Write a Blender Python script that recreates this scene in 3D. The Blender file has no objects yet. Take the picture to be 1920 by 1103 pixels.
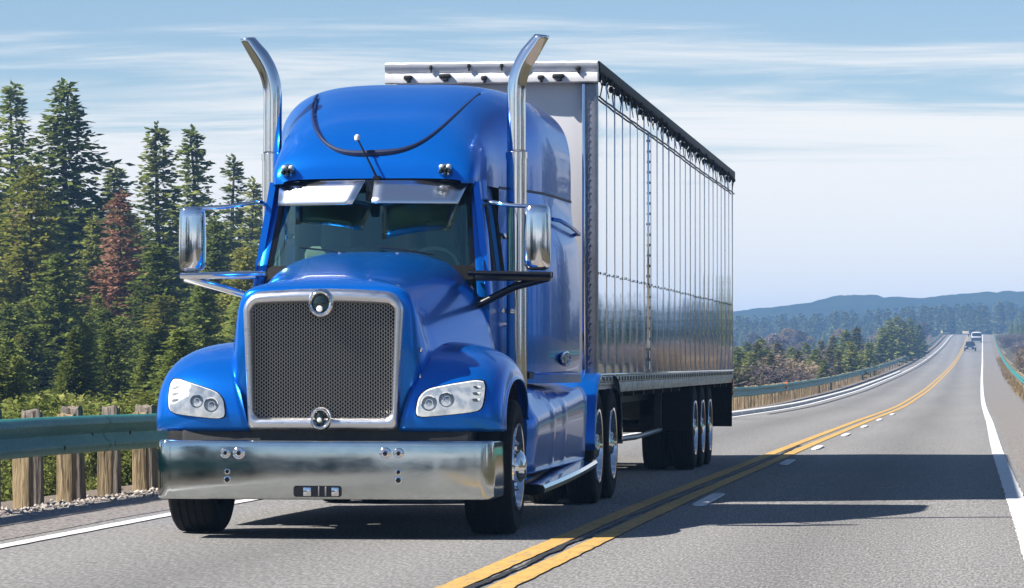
import bpy, bmesh, math, random
import numpy as np
from mathutils import Vector, Matrix
from mathutils.bvhtree import BVHTree

R = math.radians
random.seed(7)
rng = np.random.default_rng(11)
SC = bpy.context.scene
COL = SC.collection

# ------------------------------------------------------------------ camera
FPX = 6812.0                       # focal length in pixels of the 1920 px wide photograph
CAM_H = 1.27
cam = bpy.data.cameras.new("camera")
cam.sensor_width = 36.0
cam.lens = 36.0 * FPX / 1920.0
cam.clip_start = 0.5
cam.clip_end = 30000.0
cam_ob = bpy.data.objects.new("camera", cam)
COL.objects.link(cam_ob)
cam_ob.location = (0, 0, CAM_H)
cam_ob.rotation_euler = (R(90 + 1.08), 0, R(7.15))
SC.camera = cam_ob

# ------------------------------------------------------------------ sun and sky
SHADOW = Vector((3.75, 1.60, -3.95)).normalized()      # the way the sunlight travels
sun_to = -SHADOW
sun_el = math.asin(sun_to.z)
sun_rot = math.atan2(sun_to.x, sun_to.y)
sl = bpy.data.lights.new("sun", 'SUN')
sl.energy = 5.0
sl.angle = R(0.5)
sl.color = (1.0, 0.955, 0.89)
sun = bpy.data.objects.new("sun", sl)
COL.objects.link(sun)
sun.rotation_euler = SHADOW.to_track_quat('-Z', 'Y').to_euler()

world = bpy.data.worlds.new("World")
SC.world = world
world.use_nodes = True
wn = world.node_tree
wn.nodes.clear()


def W(kind, **kw):
    n = wn.nodes.new(kind)
    for k, v in kw.items():
        setattr(n, k, v)
    return n


def wl(a, b):
    wn.links.new(a, b)


def wmath(op, a, b=None, clamp=False):
    n = W('ShaderNodeMath', operation=op, use_clamp=clamp)
    for i, v in enumerate((a, b)):
        if v is None:
            continue
        if isinstance(v, (int, float)):
            n.inputs[i].default_value = v
        else:
            wl(v, n.inputs[i])
    return n.outputs[0]


def wmix(f, a, b, blend='MIX'):
    n = W('ShaderNodeMix', data_type='RGBA', blend_type=blend)
    for s, v in ((0, f), (6, a), (7, b)):
        if isinstance(v, (int, float)):
            n.inputs[s].default_value = v
        elif isinstance(v, tuple):
            n.inputs[s].default_value = v
        else:
            wl(v, n.inputs[s])
    return n.outputs[2]


sky = W('ShaderNodeTexSky')
sky.sky_type = 'NISHITA'
sky.sun_disc = False
sky.sun_elevation = sun_el
sky.sun_rotation = sun_rot
sky.altitude = 900.0
sky.air_density = 1.0
sky.dust_density = 0.35
sky.ozone_density = 2.0
tc = W('ShaderNodeTexCoord')
sep = W('ShaderNodeSeparateXYZ')
wl(tc.outputs['Generated'], sep.inputs[0])
zc = wmath('ADD', wmath('MAXIMUM', sep.outputs[2], 0.0), 0.035)
comb = W('ShaderNodeCombineXYZ')
wl(wmath('DIVIDE', sep.outputs[0], zc), comb.inputs[0])
wl(wmath('DIVIDE', sep.outputs[1], zc), comb.inputs[1])
n1 = W('ShaderNodeTexNoise')
n1.inputs['Scale'].default_value = 1.05
n1.inputs['Detail'].default_value = 7.0
n1.inputs['Roughness'].default_value = 0.62
n1.inputs['Distortion'].default_value = 0.55
mp = W('ShaderNodeMapping')
mp.inputs['Rotation'].default_value = (0, 0, R(5))
mp.inputs['Scale'].default_value = (0.55, 1.25, 1)
mp.inputs['Location'].default_value = (3.4, 1.1, 0)
wl(comb.outputs[0], mp.inputs[0])
wl(mp.outputs[0], n1.inputs['Vector'])
# thin high cloud: streaks that thicken towards the horizon, where one looks through more of it
thick = wmath('MULTIPLY', wmath('SUBTRACT', 0.100, sep.outputs[2], True), 7.5)
cl = wmath('ADD', n1.outputs[0], thick)
mr = W('ShaderNodeMapRange')
mr.interpolation_type = 'SMOOTHSTEP'
mr.inputs[1].default_value = 0.53
mr.inputs[2].default_value = 0.86
wl(cl, mr.inputs[0])
cover = wmath('MULTIPLY', mr.outputs[0], 0.92)
blue = wmix(1.0, sky.outputs[0], (0.90, 0.955, 1.03, 1), 'MULTIPLY')
skycol = wmix(cover, blue, (9.2, 8.95, 8.55, 1))
bg = W('ShaderNodeBackground')
bg.inputs['Strength'].default_value = 0.058
wl(skycol, bg.inputs['Color'])
wo = W('ShaderNodeOutputWorld')
wl(bg.outputs[0], wo.inputs['Surface'])

SC.view_settings.view_transform = 'Standard'
SC.view_settings.look = 'None'
SC.view_settings.exposure = 1.0
SC.view_settings.gamma = 1.0
SC.view_settings.use_curve_mapping = False
SC.render.engine = 'CYCLES'
SC.cycles.max_bounces = 8
SC.cycles.diffuse_bounces = 3
SC.cycles.glossy_bounces = 5
SC.cycles.transmission_bounces = 6
SC.cycles.transparent_max_bounces = 12
SC.cycles.volume_bounces = 0
SC.cycles.caustics_reflective = False
SC.cycles.caustics_refractive = False
SC.cycles.sample_clamp_indirect = 6.0
SC.cycles.use_denoising = True

# ------------------------------------------------------------------ materials
MAT = {}


class NT:
    def __init__(self, name):
        self.m = bpy.data.materials.new(name)
        self.m.use_nodes = True
        self.t = self.m.node_tree
        self.b = self.t.nodes['Principled BSDF']
        self.o = self.t.nodes['Material Output']
        MAT[name] = self.m

    def n(self, kind, **kw):
        x = self.t.nodes.new(kind)
        for k, v in kw.items():
            setattr(x, k, v)
        return x

    def l(self, a, b):
        self.t.links.new(a, b)

    def put(self, sock, v):
        if isinstance(v, (int, float, tuple)):
            sock.default_value = v
        else:
            self.l(v, sock)

    def noise(self, scale, detail=4, rough=0.55, vec=None, dist=0.0):
        x = self.n('ShaderNodeTexNoise')
        x.inputs['Scale'].default_value = scale
        x.inputs['Detail'].default_value = detail
        x.inputs['Roughness'].default_value = rough
        x.inputs['Distortion'].default_value = dist
        if vec is not None:
            self.l(vec, x.inputs['Vector'])
        return x.outputs[0]

    def coord(self, kind='Object', scale=None):
        x = self.n('ShaderNodeTexCoord').outputs[kind]
        if scale:
            m = self.n('ShaderNodeMapping')
            m.inputs['Scale'].default_value = scale
            self.l(x, m.inputs[0])
            x = m.outputs[0]
        return x

    def geo(self, scale=None):
        x = self.n('ShaderNodeNewGeometry').outputs['Position']
        if scale:
            m = self.n('ShaderNodeMapping')
            m.inputs['Scale'].default_value = scale
            self.l(x, m.inputs[0])
            x = m.outputs[0]
        return x

    def ramp(self, f, stops):
        x = self.n('ShaderNodeValToRGB')
        e = x.color_ramp.elements
        while len(e) < len(stops):
            e.new(0.5)
        for el, (p, c) in zip(e, stops):
            el.position = p
            el.color = c if len(c) == 4 else (*c, 1)
        self.put(x.inputs[0], f)
        return x.outputs[0]

    def mix(self, f, a, b, blend='MIX'):
        x = self.n('ShaderNodeMix', data_type='RGBA', blend_type=blend)
        for s, v in ((0, f), (6, a), (7, b)):
            if isinstance(v, tuple) and len(v) == 3:
                v = (*v, 1)
            self.put(x.inputs[s], v)
        return x.outputs[2]

    def rng(self, f, a, b, c, d):
        x = self.n('ShaderNodeMapRange')
        self.put(x.inputs[0], f)
        for i, v in enumerate((a, b, c, d)):
            x.inputs[i + 1].default_value = v
        return x.outputs[0]

    def math(self, op, a, b=0.0):
        x = self.n('ShaderNodeMath', operation=op)
        self.put(x.inputs[0], a)
        self.put(x.inputs[1], b)
        return x.outputs[0]

    def bump(self, h, strength=0.3, dist=0.01):
        x = self.n('ShaderNodeBump')
        x.inputs['Strength'].default_value = strength
        x.inputs['Distance'].default_value = dist
        self.l(h, x.inputs['Height'])
        self.l(x.outputs[0], self.b.inputs['Normal'])

    def set(self, **kw):
        for k, v in kw.items():
            k = {'base': 'Base Color', 'rough': 'Roughness', 'metal': 'Metallic', 'coat': 'Coat Weight', 'coatr': 'Coat Roughness',
                 'spec': 'Specular IOR Level', 'emit': 'Emission Color', 'emits': 'Emission Strength'}[k]
            if k in ('Base Color', 'Emission Color') and isinstance(v, tuple) and len(v) == 3:
                v = (*v, 1)
            self.put(self.b.inputs[k], v)
        return self


# worn grey asphalt: salt-and-pepper aggregate, patches, wheel paths
m = NT('asphalt')
g = m.geo()
fine = m.noise(58, 3, 0.75, m.geo((1, 0.14, 1)))
mid = m.noise(16, 4, 0.7, m.geo((1, 0.3, 1)))
big = m.noise(0.35, 4, 0.6, m.geo((1.0, 0.12, 1)))
c = m.ramp(fine, [(0.34, (0.048, 0.046, 0.044)), (0.5, (0.182, 0.175, 0.167)), (0.66, (0.43, 0.415, 0.395))])
c = m.mix(0.35, c, m.ramp(mid, [(0.3, (0.12, 0.115, 0.108)), (0.7, (0.28, 0.268, 0.252))]))
c = m.mix(m.rng(big, 0.35, 0.7, 0.0, 0.32), c, (0.13, 0.127, 0.123))
# wheel paths polished pale, oil drips dark along the middle of each lane
sx = m.n('ShaderNodeSeparateXYZ')
m.l(g, sx.inputs[0])
wob_ = m.noise(0.5, 3, 0.6, m.geo((1, 0.08, 1)))
xx = m.math('ADD', sx.outputs[0], m.rng(wob_, 0.2, 0.8, -0.28, 0.28))
band = m.ramp(m.rng(xx, -8.0, 2.0, 0.0, 1.0), [(0.10, (.50,) * 3), (0.20, (.62,) * 3), (0.325, (.36,) * 3), (0.44, (.62,) * 3), (0.53, (.47,) * 3), (0.60, (.62,) * 3), (0.69, (.37,) * 3), (0.79, (.62,) * 3), (0.90, (.46,) * 3)])
c = m.mix(0.55, c, band, 'OVERLAY')
m.set(base=c, rough=0.88, spec=0.25)
m.bump(m.math('ADD', fine, m.math('MULTIPLY', mid, 0.6)), 0.55, 0.006)

m = NT('shoulder_asphalt')
g = m.geo()
fine = m.noise(52, 3, 0.75, m.geo((1, 0.14, 1)))
big = m.noise(0.9, 5, 0.6, g)
c = m.ramp(fine, [(0.34, (0.06, 0.054, 0.049)), (0.66, (0.34, 0.31, 0.285))])
c = m.mix(m.rng(big, 0.4, 0.7, 0, 0.5), c, (0.20, 0.175, 0.158))
m.set(base=c, rough=0.92, spec=0.2)
m.bump(fine, 0.6, 0.008)

m = NT('gravel_soil')
g = m.geo()
fine = m.noise(38, 5, 0.7, g)
big = m.noise(0.6, 5, 0.65, g)
c = m.ramp(fine, [(0.3, (0.07, 0.055, 0.045)), (0.5, (0.20, 0.165, 0.135)), (0.75, (0.40, 0.35, 0.30))])
c = m.mix(m.rng(big, 0.45, 0.75, 0, 0.6), c, (0.20, 0.145, 0.075))
m.set(base=c, rough=0.95, spec=0.1)
m.bump(fine, 0.8, 0.03)

m = NT('forest_floor')
g = m.geo()
fine = m.noise(2.5, 6, 0.7, g)
big = m.noise(0.03, 5, 0.65, g)
c = m.ramp(fine, [(0.3, (0.030, 0.026, 0.018)), (0.5, (0.085, 0.070, 0.048)), (0.75, (0.17, 0.135, 0.10))])
c = m.mix(m.rng(big, 0.4, 0.65, 0, 0.7), c, (0.045, 0.055, 0.020))
m.set(base=c, rough=0.95, spec=0.1)
m.bump(fine, 0.8, 0.2)

m = NT('yellow_paint')
g = m.geo()
w1 = m.noise(60, 4, 0.7, g)
w2 = m.noise(3.0, 5, 0.7, g)
c = m.ramp(w2, [(0.3, (0.42, 0.245, 0.055)), (0.6, (0.55, 0.34, 0.095)), (0.8, (0.46, 0.31, 0.13))])
w3 = m.noise(30, 4, 0.75, m.geo((1, 0.12, 1)))
c = m.mix(m.rng(w3, 0.50, 0.66, 0, 0.70), c, (0.20, 0.175, 0.14))
m.set(base=c, rough=0.75, spec=0.3)
m.bump(w1, 0.4, 0.004)

m = NT('white_paint')
g = m.geo()
w1 = m.noise(55, 4, 0.7, g)
w2 = m.noise(1.6, 5, 0.7, g)
c = m.ramp(w2, [(0.3, (0.60, 0.595, 0.585)), (0.7, (0.74, 0.735, 0.725))])
c = m.mix(m.rng(w1, 0.56, 0.74, 0, 0.6), c, (0.22, 0.215, 0.21))
m.set(base=c, rough=0.7, spec=0.3)
m.bump(w1, 0.4, 0.004)

m = NT('tar')
m.set(base=m.ramp(m.noise(18, 3, 0.6, m.geo()), [(0.3, (0.012, 0.011, 0.010)), (0.8, (0.05, 0.045, 0.04))]), rough=0.6)

m = NT('concrete')
g = m.geo()
m.set(base=m.ramp(m.noise(5, 5, 0.7, g), [(0.3, (0.45, 0.44, 0.42)), (0.7, (0.66, 0.65, 0.63))]), rough=0.85)

m = NT('teal_steel')
g = m.geo()
n = m.noise(2.2, 5, 0.7, m.geo((1, 0.25, 3)))
n2 = m.noise(30, 3, 0.6, g)
c = m.ramp(n, [(0.3, (0.014, 0.135, 0.118)), (0.6, (0.025, 0.190, 0.165)), (0.85, (0.08, 0.26, 0.23))])
c = m.mix(m.rng(n2, 0.62, 0.75, 0, 0.6), c, (0.10, 0.075, 0.05))
m.set(base=c, rough=m.rng(n2, 0.3, 0.7, 0.34, 0.55), metal=0.0, spec=0.25)

m = NT('rail_back')
m.set(base=(0.06, 0.065, 0.06), rough=0.7, metal=0.3)

for nm, lo, hi in (('wood_tan', (0.17, 0.12, 0.065), (0.48, 0.37, 0.22)), ('wood_grey', (0.12, 0.10, 0.085), (0.34, 0.29, 0.24))):
    m = NT(nm)
    g = m.geo((9, 9, 1.0))
    n = m.noise(5, 6, 0.7, g, 0.6)
    n2 = m.noise(28, 3, 0.6, m.geo((1, 1, 0.08)))
    c = m.ramp(n, [(0.28, lo), (0.7, hi)])
    c = m.mix(m.rng(n2, 0.52, 0.66, 0, 0.8), c, (0.045, 0.03, 0.02))
    m.set(base=c, rough=0.9, spec=0.15)
    m.bump(n2, 0.7, 0.02)


def leafmat(name, cols, transl=0.36, var=0.5, scale=0.7):
    m = NT(name)
    oi = m.n('ShaderNodeObjectInfo')
    n = m.noise(scale, 3, 0.6, m.geo())
    n2 = m.noise(scale * 7, 2, 0.6, m.geo())
    f = m.math('ADD', m.math('MULTIPLY', n, 0.55), m.math('ADD', m.math('MULTIPLY', n2, 0.35), m.math('MULTIPLY', oi.outputs['Random'], 0.22)))
    c = m.ramp(f, [(0.34 + 0.40 * i / (len(cols) - 1), cc) for i, cc in enumerate(cols)])
    d = m.n('ShaderNodeBsdfDiffuse')
    t = m.n('ShaderNodeBsdfTranslucent')
    m.l(c, d.inputs[0])
    m.l(c, t.inputs[0])
    mx = m.n('ShaderNodeMixShader')
    mx.inputs[0].default_value = transl
    m.l(d.outputs[0], mx.inputs[1])
    m.l(t.outputs[0], mx.inputs[2])
    m.l(mx.outputs[0], m.o.inputs['Surface'])
    return m


leafmat('needle_green', [(0.052, 0.074, 0.014), (0.175, 0.205, 0.046), (0.370, 0.380, 0.115)])
leafmat('needle_blue', [(0.056, 0.082, 0.016), (0.172, 0.212, 0.046), (0.345, 0.385, 0.105)])
leafmat('needle_far', [(0.018, 0.030, 0.012), (0.055, 0.075, 0.026), (0.15, 0.155, 0.05)], 0.2, scale=.12)
leafmat('needle_dark', [(0.010, 0.016, 0.008), (0.026, 0.038, 0.017), (0.055, 0.070, 0.032)], 0.15)
leafmat('needle_yellow', [(0.075, 0.085, 0.012), (0.190, 0.200, 0.034), (0.330, 0.320, 0.075)])
leafmat('needle_rust', [(0.120, 0.060, 0.036), (0.290, 0.155, 0.100), (0.430, 0.260, 0.180)])
leafmat('leaf_orange', [(0.12, 0.080, 0.030), (0.30, 0.20, 0.075), (0.46, 0.31, 0.13)])
leafmat('leaf_olive', [(0.06, 0.062, 0.016), (0.13, 0.125, 0.04), (0.22, 0.19, 0.08)])
leafmat('twig_mauve', [(0.085, 0.066, 0.062), (0.18, 0.145, 0.135), (0.31, 0.255, 0.235)])
leafmat('scrub_tan', [(0.10, 0.075, 0.045), (0.22, 0.165, 0.105), (0.36, 0.28, 0.19)])
leafmat('scrub_olive', [(0.06, 0.060, 0.025), (0.125, 0.12, 0.05), (0.21, 0.195, 0.095)])
leafmat('grass_dry', [(0.12, 0.085, 0.035), (0.26, 0.18, 0.075), (0.38, 0.27, 0.12)])
m = NT('bark')
m.set(base=m.ramp(m.noise(6, 4, 0.7, m.geo((1, 1, 0.2))), [(0.3, (0.04, 0.03, 0.022)), (0.7, (0.13, 0.095, 0.07))]), rough=0.95)

# ---- vehicle materials
m = NT('blue_paint')
fl = m.noise(900, 1, 0.5, m.coord('Object'))
c = m.ramp(fl, [(0.35, (0.0005, 0.125, 0.54)), (0.65, (0.001, 0.200, 0.80))])
dirt = m.noise(3.5, 5, 0.7, m.coord('Object'))
c = m.mix(m.rng(dirt, 0.55, 0.85, 0.0, 0.05), c, (0.06, 0.10, 0.19))
m.set(base=c, metal=0.66, rough=0.27, spec=0.2, coat=0.45, coatr=m.rng(dirt, 0.3, 0.8, 0.015, 0.06))
m.b.inputs['Coat IOR'].default_value = 1.42

m = NT('chrome')
s = m.noise(6, 4, 0.6, m.coord('Object'))
m.set(base=(0.80, 0.80, 0.81), metal=1.0, rough=m.rng(s, 0.3, 0.8, 0.04, 0.12))

m = NT('bumper_chrome')
oc = m.coord('Object')
s = m.noise(5, 5, 0.65, m.coord('Object', (1, 1, 2.5)))
w = m.noise(2.2, 2, 0.5, oc)
m.set(base=m.ramp(s, [(0.3, (0.50, 0.53, 0.51)), (0.75, (0.66, 0.68, 0.66))]), metal=1.0, rough=m.rng(s, 0.35, 0.75, 0.07, 0.15))
m.bump(w, 0.06, 0.02)

m = NT('brushed_aluminium')
s = m.noise(12, 4, 0.6, m.coord('Object', (1, 1, 8)))
m.set(base=(0.77, 0.77, 0.79), metal=1.0, rough=m.rng(s, 0.3, 0.8, 0.26, 0.40))

m = NT('visor_steel')
m.set(base=(0.86, 0.86, 0.88), metal=1.0, rough=0.25)

m = NT('mesh_steel')
m.set(base=(0.50, 0.47, 0.43), metal=1.0, rough=0.32)

m = NT('trailer_steel')
s = m.noise(1.2, 5, 0.65, m.coord('Object', (1, 1.6, 0.35)))
s2 = m.noise(7, 4, 0.6, m.coord('Object', (1, 2.2, 0.7)))
m.set(base=m.ramp(s, [(0.3, (0.82, 0.84, 0.87)), (0.7, (0.92, 0.93, 0.94))]), metal=1.0, rough=m.rng(s2, 0.3, 0.8, 0.008, 0.035))
m.bump(m.math('ADD', s, m.math('MULTIPLY', s2, 0.25)), 0.022, 0.03)

m = NT('trailer_skirt_steel')
s = m.noise(16, 5, 0.75, m.coord('Object', (1, 1.2, 1)))
m.set(base=m.ramp(s, [(0.36, (0.10, 0.10, 0.105)), (0.52, (0.42, 0.42, 0.43)), (0.7, (0.66, 0.66, 0.67))]), metal=0.85, rough=m.rng(s, 0.3, 0.7, 0.45, 0.25))
m.bump(s, 0.5, 0.02)

m = NT('trailer_white')
s = m.noise(3, 5, 0.7, m.coord('Object'))
s2 = m.noise(14, 6, 0.8, m.coord('Object', (1, 1, 1)), 1.2)
c = m.ramp(s, [(0.3, (0.70, 0.68, 0.69)), (0.7, (0.84, 0.83, 0.83))])
c = m.mix(m.rng(s2, 0.60, 0.68, 0, 0.75), c, (0.13, 0.10, 0.08))
m.set(base=c, rough=0.5)

m = NT('trailer_wall')
s = m.noise(2, 5, 0.7, m.coord('Object', (1, 1, 0.3)))
m.set(base=m.ramp(s, [(0.3, (0.68, 0.67, 0.69)), (0.7, (0.78, 0.77, 0.79))]), rough=0.4)

m = NT('post_steel')
s = m.noise(5, 5, 0.7, m.coord('Object'))
m.set(base=m.ramp(s, [(0.3, (0.20, 0.20, 0.22)), (0.7, (0.36, 0.36, 0.38))]), metal=0.7, rough=0.4)

m = NT('rubber')
s = m.noise(20, 4, 0.7, m.coord('Object'))
m.set(base=m.ramp(s, [(0.3, (0.006, 0.006, 0.006)), (0.8, (0.017, 0.016, 0.015))]), rough=0.8, spec=0.18)

m = NT('black_metal')
s = m.noise(9, 4, 0.7, m.coord('Object'))
m.set(base=m.ramp(s, [(0.3, (0.010, 0.010, 0.011)), (0.8, (0.035, 0.033, 0.031))]), rough=0.55, metal=0.2)

m = NT('black_gloss')
m.set(base=(0.008, 0.008, 0.010), rough=0.18)
m = NT('seam_dark')
m.set(base=(0.002, 0.010, 0.055), rough=0.5)
m = NT('interior')
m.set(base=(0.12, 0.13, 0.12), rough=0.8)
m = NT('seat_cloth')
m.set(base=(0.25, 0.26, 0.24), rough=0.9)
m = NT('amber_lens')
m.set(base=(0.75, 0.22, 0.02), rough=0.25, coat=0.5)
m = NT('red_lens')
m.set(base=(0.45, 0.02, 0.015), rough=0.25, coat=0.5)
m = NT('lamp_reflector')
s = m.noise(30, 3, 0.6, m.coord('Object'))
m.set(base=m.ramp(s, [(0.35, (0.62, 0.64, 0.66)), (0.6, (0.93, 0.93, 0.92))]), metal=0.0, rough=0.3, coat=0.8)
m = NT('headlight_lit')      # the running lights are on
s = m.noise(16, 3, 0.6, m.coord('Object'))
m.set(base=(0.85, 0.85, 0.85), rough=0.3, coat=0.8, emit=m.ramp(s, [(0.38, (0.45, 0.50, 0.56)), (0.6, (1.0, 1.0, 0.97))]), emits=0.30)
m = NT('badge_dark')
m.set(base=(0.05, 0.075, 0.075), rough=0.15, metal=0.7)
m = NT('white_plastic')
m.set(base=(0.75, 0.75, 0.74), rough=0.4)
m = NT('car_white')
m.set(base=(0.62, 0.62, 0.66), rough=0.35, coat=0.6)
m = NT('car_navy')
m.set(base=(0.012, 0.018, 0.04), rough=0.35, coat=0.6)
m = NT('car_black')
m.set(base=(0.012, 0.012, 0.014), rough=0.35, coat=0.6)
m = NT('board_beige')
m.set(base=(0.60, 0.50, 0.36), rough=0.8)
m = NT('marker_yellow')
m.set(base=(0.70, 0.58, 0.25), rough=0.7)
m = NT('pebble')
m.set(base=m.ramp(m.noise(9, 2, 0.5, m.geo()), [(0.3, (0.14, 0.11, 0.09)), (0.5, (0.34, 0.29, 0.25)), (0.75, (0.62, 0.56, 0.50))]), rough=0.9)
m = NT('hill_forest')
g = m.geo()
n = m.noise(0.012, 6, 0.75, g)
m.set(base=m.ramp(n, [(0.3, (0.012, 0.022, 0.016)), (0.7, (0.035, 0.050, 0.030))]), rough=1.0, spec=0.0)


def glassmat(name, tint, refl=1.0, extra=0.0, rc=(0.95, 1.0, 0.98)):
    m = NT(name)
    t = m.n('ShaderNodeBsdfTransparent')
    t.inputs[0].default_value = (*tint, 1)
    gl = m.n('ShaderNodeBsdfGlossy')
    gl.inputs['Roughness'].default_value = 0.02
    gl.inputs['Color'].default_value = (*rc, 1)
    fr = m.n('ShaderNodeFresnel')
    fr.inputs[0].default_value = 1.5
    mx = m.n('ShaderNodeMixShader')
    m.l(m.math('ADD', m.math('MULTIPLY', fr.outputs[0], refl), extra), mx.inputs[0])
    m.l(t.outputs[0], mx.inputs[1])
    m.l(gl.outputs[0], mx.inputs[2])
    m.l(mx.outputs[0], m.o.inputs['Surface'])


glassmat('windscreen_glass', (0.62, 0.84, 0.76), 1.5, 0.14, (0.62, 1.0, 0.86))
glassmat('lamp_glass', (0.93, 0.95, 0.96), 1.3)

# ------------------------------------------------------------------ mesh helpers


def mk(name, verts, faces, mat, parent=None, smooth=True, sharp=38, loc=None, mats=None, fmat=None):
    me = bpy.data.meshes.new(name)
    me.from_pydata([tuple(v) for v in verts], [], faces)
    for x in (mats or [mat]):
        me.materials.append(MAT[x])
    if fmat is not None:
        me.polygons.foreach_set('material_index', fmat)
    if smooth:
        me.polygons.foreach_set('use_smooth', [True] * len(me.polygons))
        if sharp:
            me.set_sharp_from_angle(angle=R(sharp))
    me.update()
    o = bpy.data.objects.new(name, me)
    COL.objects.link(o)
    if loc is not None:
        o.location = loc
    if parent is not None:
        o.parent = parent
    return o


def tag(o, label=None, category=None, group=None, kind=None):
    for k, v in (('label', label), ('category', category), ('group', group), ('kind', kind)):
        if v:
            o[k] = v
    return o


def empty(name, loc, rz=0.0):
    o = bpy.data.objects.new(name, None)
    COL.objects.link(o)
    o.location = loc
    o.rotation_euler = (0, 0, rz)
    o.empty_display_size = 0.3
    return o


def like(src, name, parent=None, loc=None, rot=None, scale=None):
    o = src.copy()
    o.name = name
    COL.objects.link(o)
    if parent is not None:
        o.parent = parent
    if loc is not None:
        o.location = loc
    if rot is not None:
        o.rotation_euler = rot
    if scale is not None:
        o.scale = scale
    return o


class MB:
    """collects shapes, then links them as one mesh object"""

    def __init__(self):
        self.v = []
        self.f = []

    def add(self, v, f):
        k = len(self.v)
        self.v += [tuple(p) for p in v]
        self.f += [tuple(i + k for i in q) for q in f]
        return self

    def grid(self, nu, nv, fn, wrapu=False, wrapv=False, flip=False):
        v = [fn(i, j) for i in range(nu) for j in range(nv)]
        f = []
        for i in range(nu if wrapu else nu - 1):
            for j in range(nv if wrapv else nv - 1):
                a, b = i * nv + j, ((i + 1) % nu) * nv + j
                c2, d = ((i + 1) % nu) * nv + (j + 1) % nv, i * nv + (j + 1) % nv
                f.append((a, d, c2, b) if flip else (a, b, c2, d))
        return self.add(v, f)

    def box(self, x0, x1, y0, y1, z0, z1, bev=0.0):
        if bev <= 0:
            v = [(x, y, z) for z in (z0, z1) for x, y in ((x0, y0), (x1, y0), (x1, y1), (x0, y1))]
            return self.add(v, [(0, 3, 2, 1), (4, 5, 6, 7), (0, 1, 5, 4), (1, 2, 6, 5), (2, 3, 7, 6), (3, 0, 4, 7)])
        b = min(bev, abs(x1 - x0) * .49, abs(y1 - y0) * .49, abs(z1 - z0) * .49)
        bm = bmesh.new()
        bmesh.ops.create_cube(bm, size=1.0)
        for q in bm.verts:
            q.co = Vector(((x0 + x1) / 2 + q.co.x * (x1 - x0), (y0 + y1) / 2 + q.co.y * (y1 - y0), (z0 + z1) / 2 + q.co.z * (z1 - z0)))
        bmesh.ops.bevel(bm, geom=bm.edges[:], offset=b, segments=2, affect='EDGES', profile=0.5)
        bm.verts.ensure_lookup_table()
        v = [tuple(q.co) for q in bm.verts]
        f = [tuple(q.index for q in p.verts) for p in bm.faces]
        bm.free()
        return self.add(v, f)

    def tube(self, path, rad, n=12, caps=True, flat=None):
        path = [Vector(p) for p in path]
        if isinstance(rad, (int, float)):
            rad = [rad] * len(path)
        k0 = len(self.v)
        up = Vector((0, 0, 1))
        t0 = (path[1] - path[0]).normalized()
        side = t0.cross(up)
        if side.length < 1e-3:
            side = t0.cross(Vector((0, 1, 0)))
        side.normalize()
        for i, p in enumerate(path):
            t = (path[min(i + 1, len(path) - 1)] - path[max(i - 1, 0)]).normalized()
            side = (side - t * side.dot(t)).normalized()
            nn = t.cross(side)
            for a in range(n):
                th = 2 * math.pi * a / n
                k = flat if flat else 1.0
                self.v.append(tuple(p + side * (math.cos(th) * rad[i]) + nn * (math.sin(th) * rad[i] * k)))
        for i in range(len(path) - 1):
            for a in range(n):
                b = (a + 1) % n
                self.f.append((k0 + i * n + a, k0 + i * n + b, k0 + (i + 1) * n + b, k0 + (i + 1) * n + a))
        if caps:
            self.f.append(tuple(k0 + a for a in reversed(range(n))))
            self.f.append(tuple(k0 + (len(path) - 1) * n + a for a in range(n)))
        return self

    def lathe(self, prof, n=32, axis='x', centre=(0, 0, 0), wrapp=False):
        """prof: (distance along the axis, radius)"""
        cx, cy, cz = centre

        def P(i, j):
            h, r = prof[i]
            a = 2 * math.pi * j / n
            if axis == 'x':
                return (cx + h, cy + r * math.cos(a), cz + r * math.sin(a))
            if axis == 'y':
                return (cx + r * math.cos(a), cy + h, cz + r * math.sin(a))
            return (cx + r * math.cos(a), cy + r * math.sin(a), cz + h)
        return self.grid(len(prof), n, P, wrapu=wrapp, wrapv=True)

    def prism(self, pts, axis, a0, a1):
        n = len(pts)

        def P(p, a):
            return (a, p[0], p[1]) if axis == 'x' else ((p[0], a, p[1]) if axis == 'y' else (p[0], p[1], a))
        v = [P(p, a0) for p in pts] + [P(p, a1) for p in pts]
        f = [tuple(range(n)), tuple(range(2 * n - 1, n - 1, -1))] + [(i, i + n, (i + 1) % n + n, (i + 1) % n) for i in range(n)]
        return self.add(v, f)

    def build(self, name, mat, parent=None, **kw):
        return mk(name, self.v, self.f, mat, parent, **kw)


def fix_normals(o):
    bm = bmesh.new()
    bm.from_mesh(o.data)
    bmesh.ops.recalc_face_normals(bm, faces=bm.faces[:])
    bm.to_mesh(o.data)
    bm.free()
    return o


def lerp_table(x, tab):
    return float(np.interp(x, [t[0] for t in tab], [t[1] for t in tab]))


def hermite(tab):
    X = np.array([t[0] for t in tab], float)
    Y = np.array([t[1] for t in tab], float)
    h = np.diff(X)
    d = np.diff(Y) / h
    mm = np.zeros(len(X))
    for i in range(1, len(X) - 1):
        if d[i - 1] * d[i] > 0:
            w1, w2 = 2 * h[i] + h[i - 1], h[i] + 2 * h[i - 1]
            mm[i] = (w1 + w2) / (w1 / d[i - 1] + w2 / d[i])
    mm[0], mm[-1] = d[0], d[-1]

    def f(x):
        x = np.clip(np.asarray(x, float), X[0], X[-1])
        i = np.clip(np.searchsorted(X, x) - 1, 0, len(X) - 2)
        t = (x - X[i]) / h[i]
        return ((2 * t**3 - 3 * t**2 + 1) * Y[i] + (t**3 - 2 * t**2 + t) * h[i] * mm[i] + (-2 * t**3 + 3 * t**2) * Y[i + 1] + (t**3 - t**2) * h[i] * mm[i + 1])
    return f

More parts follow.
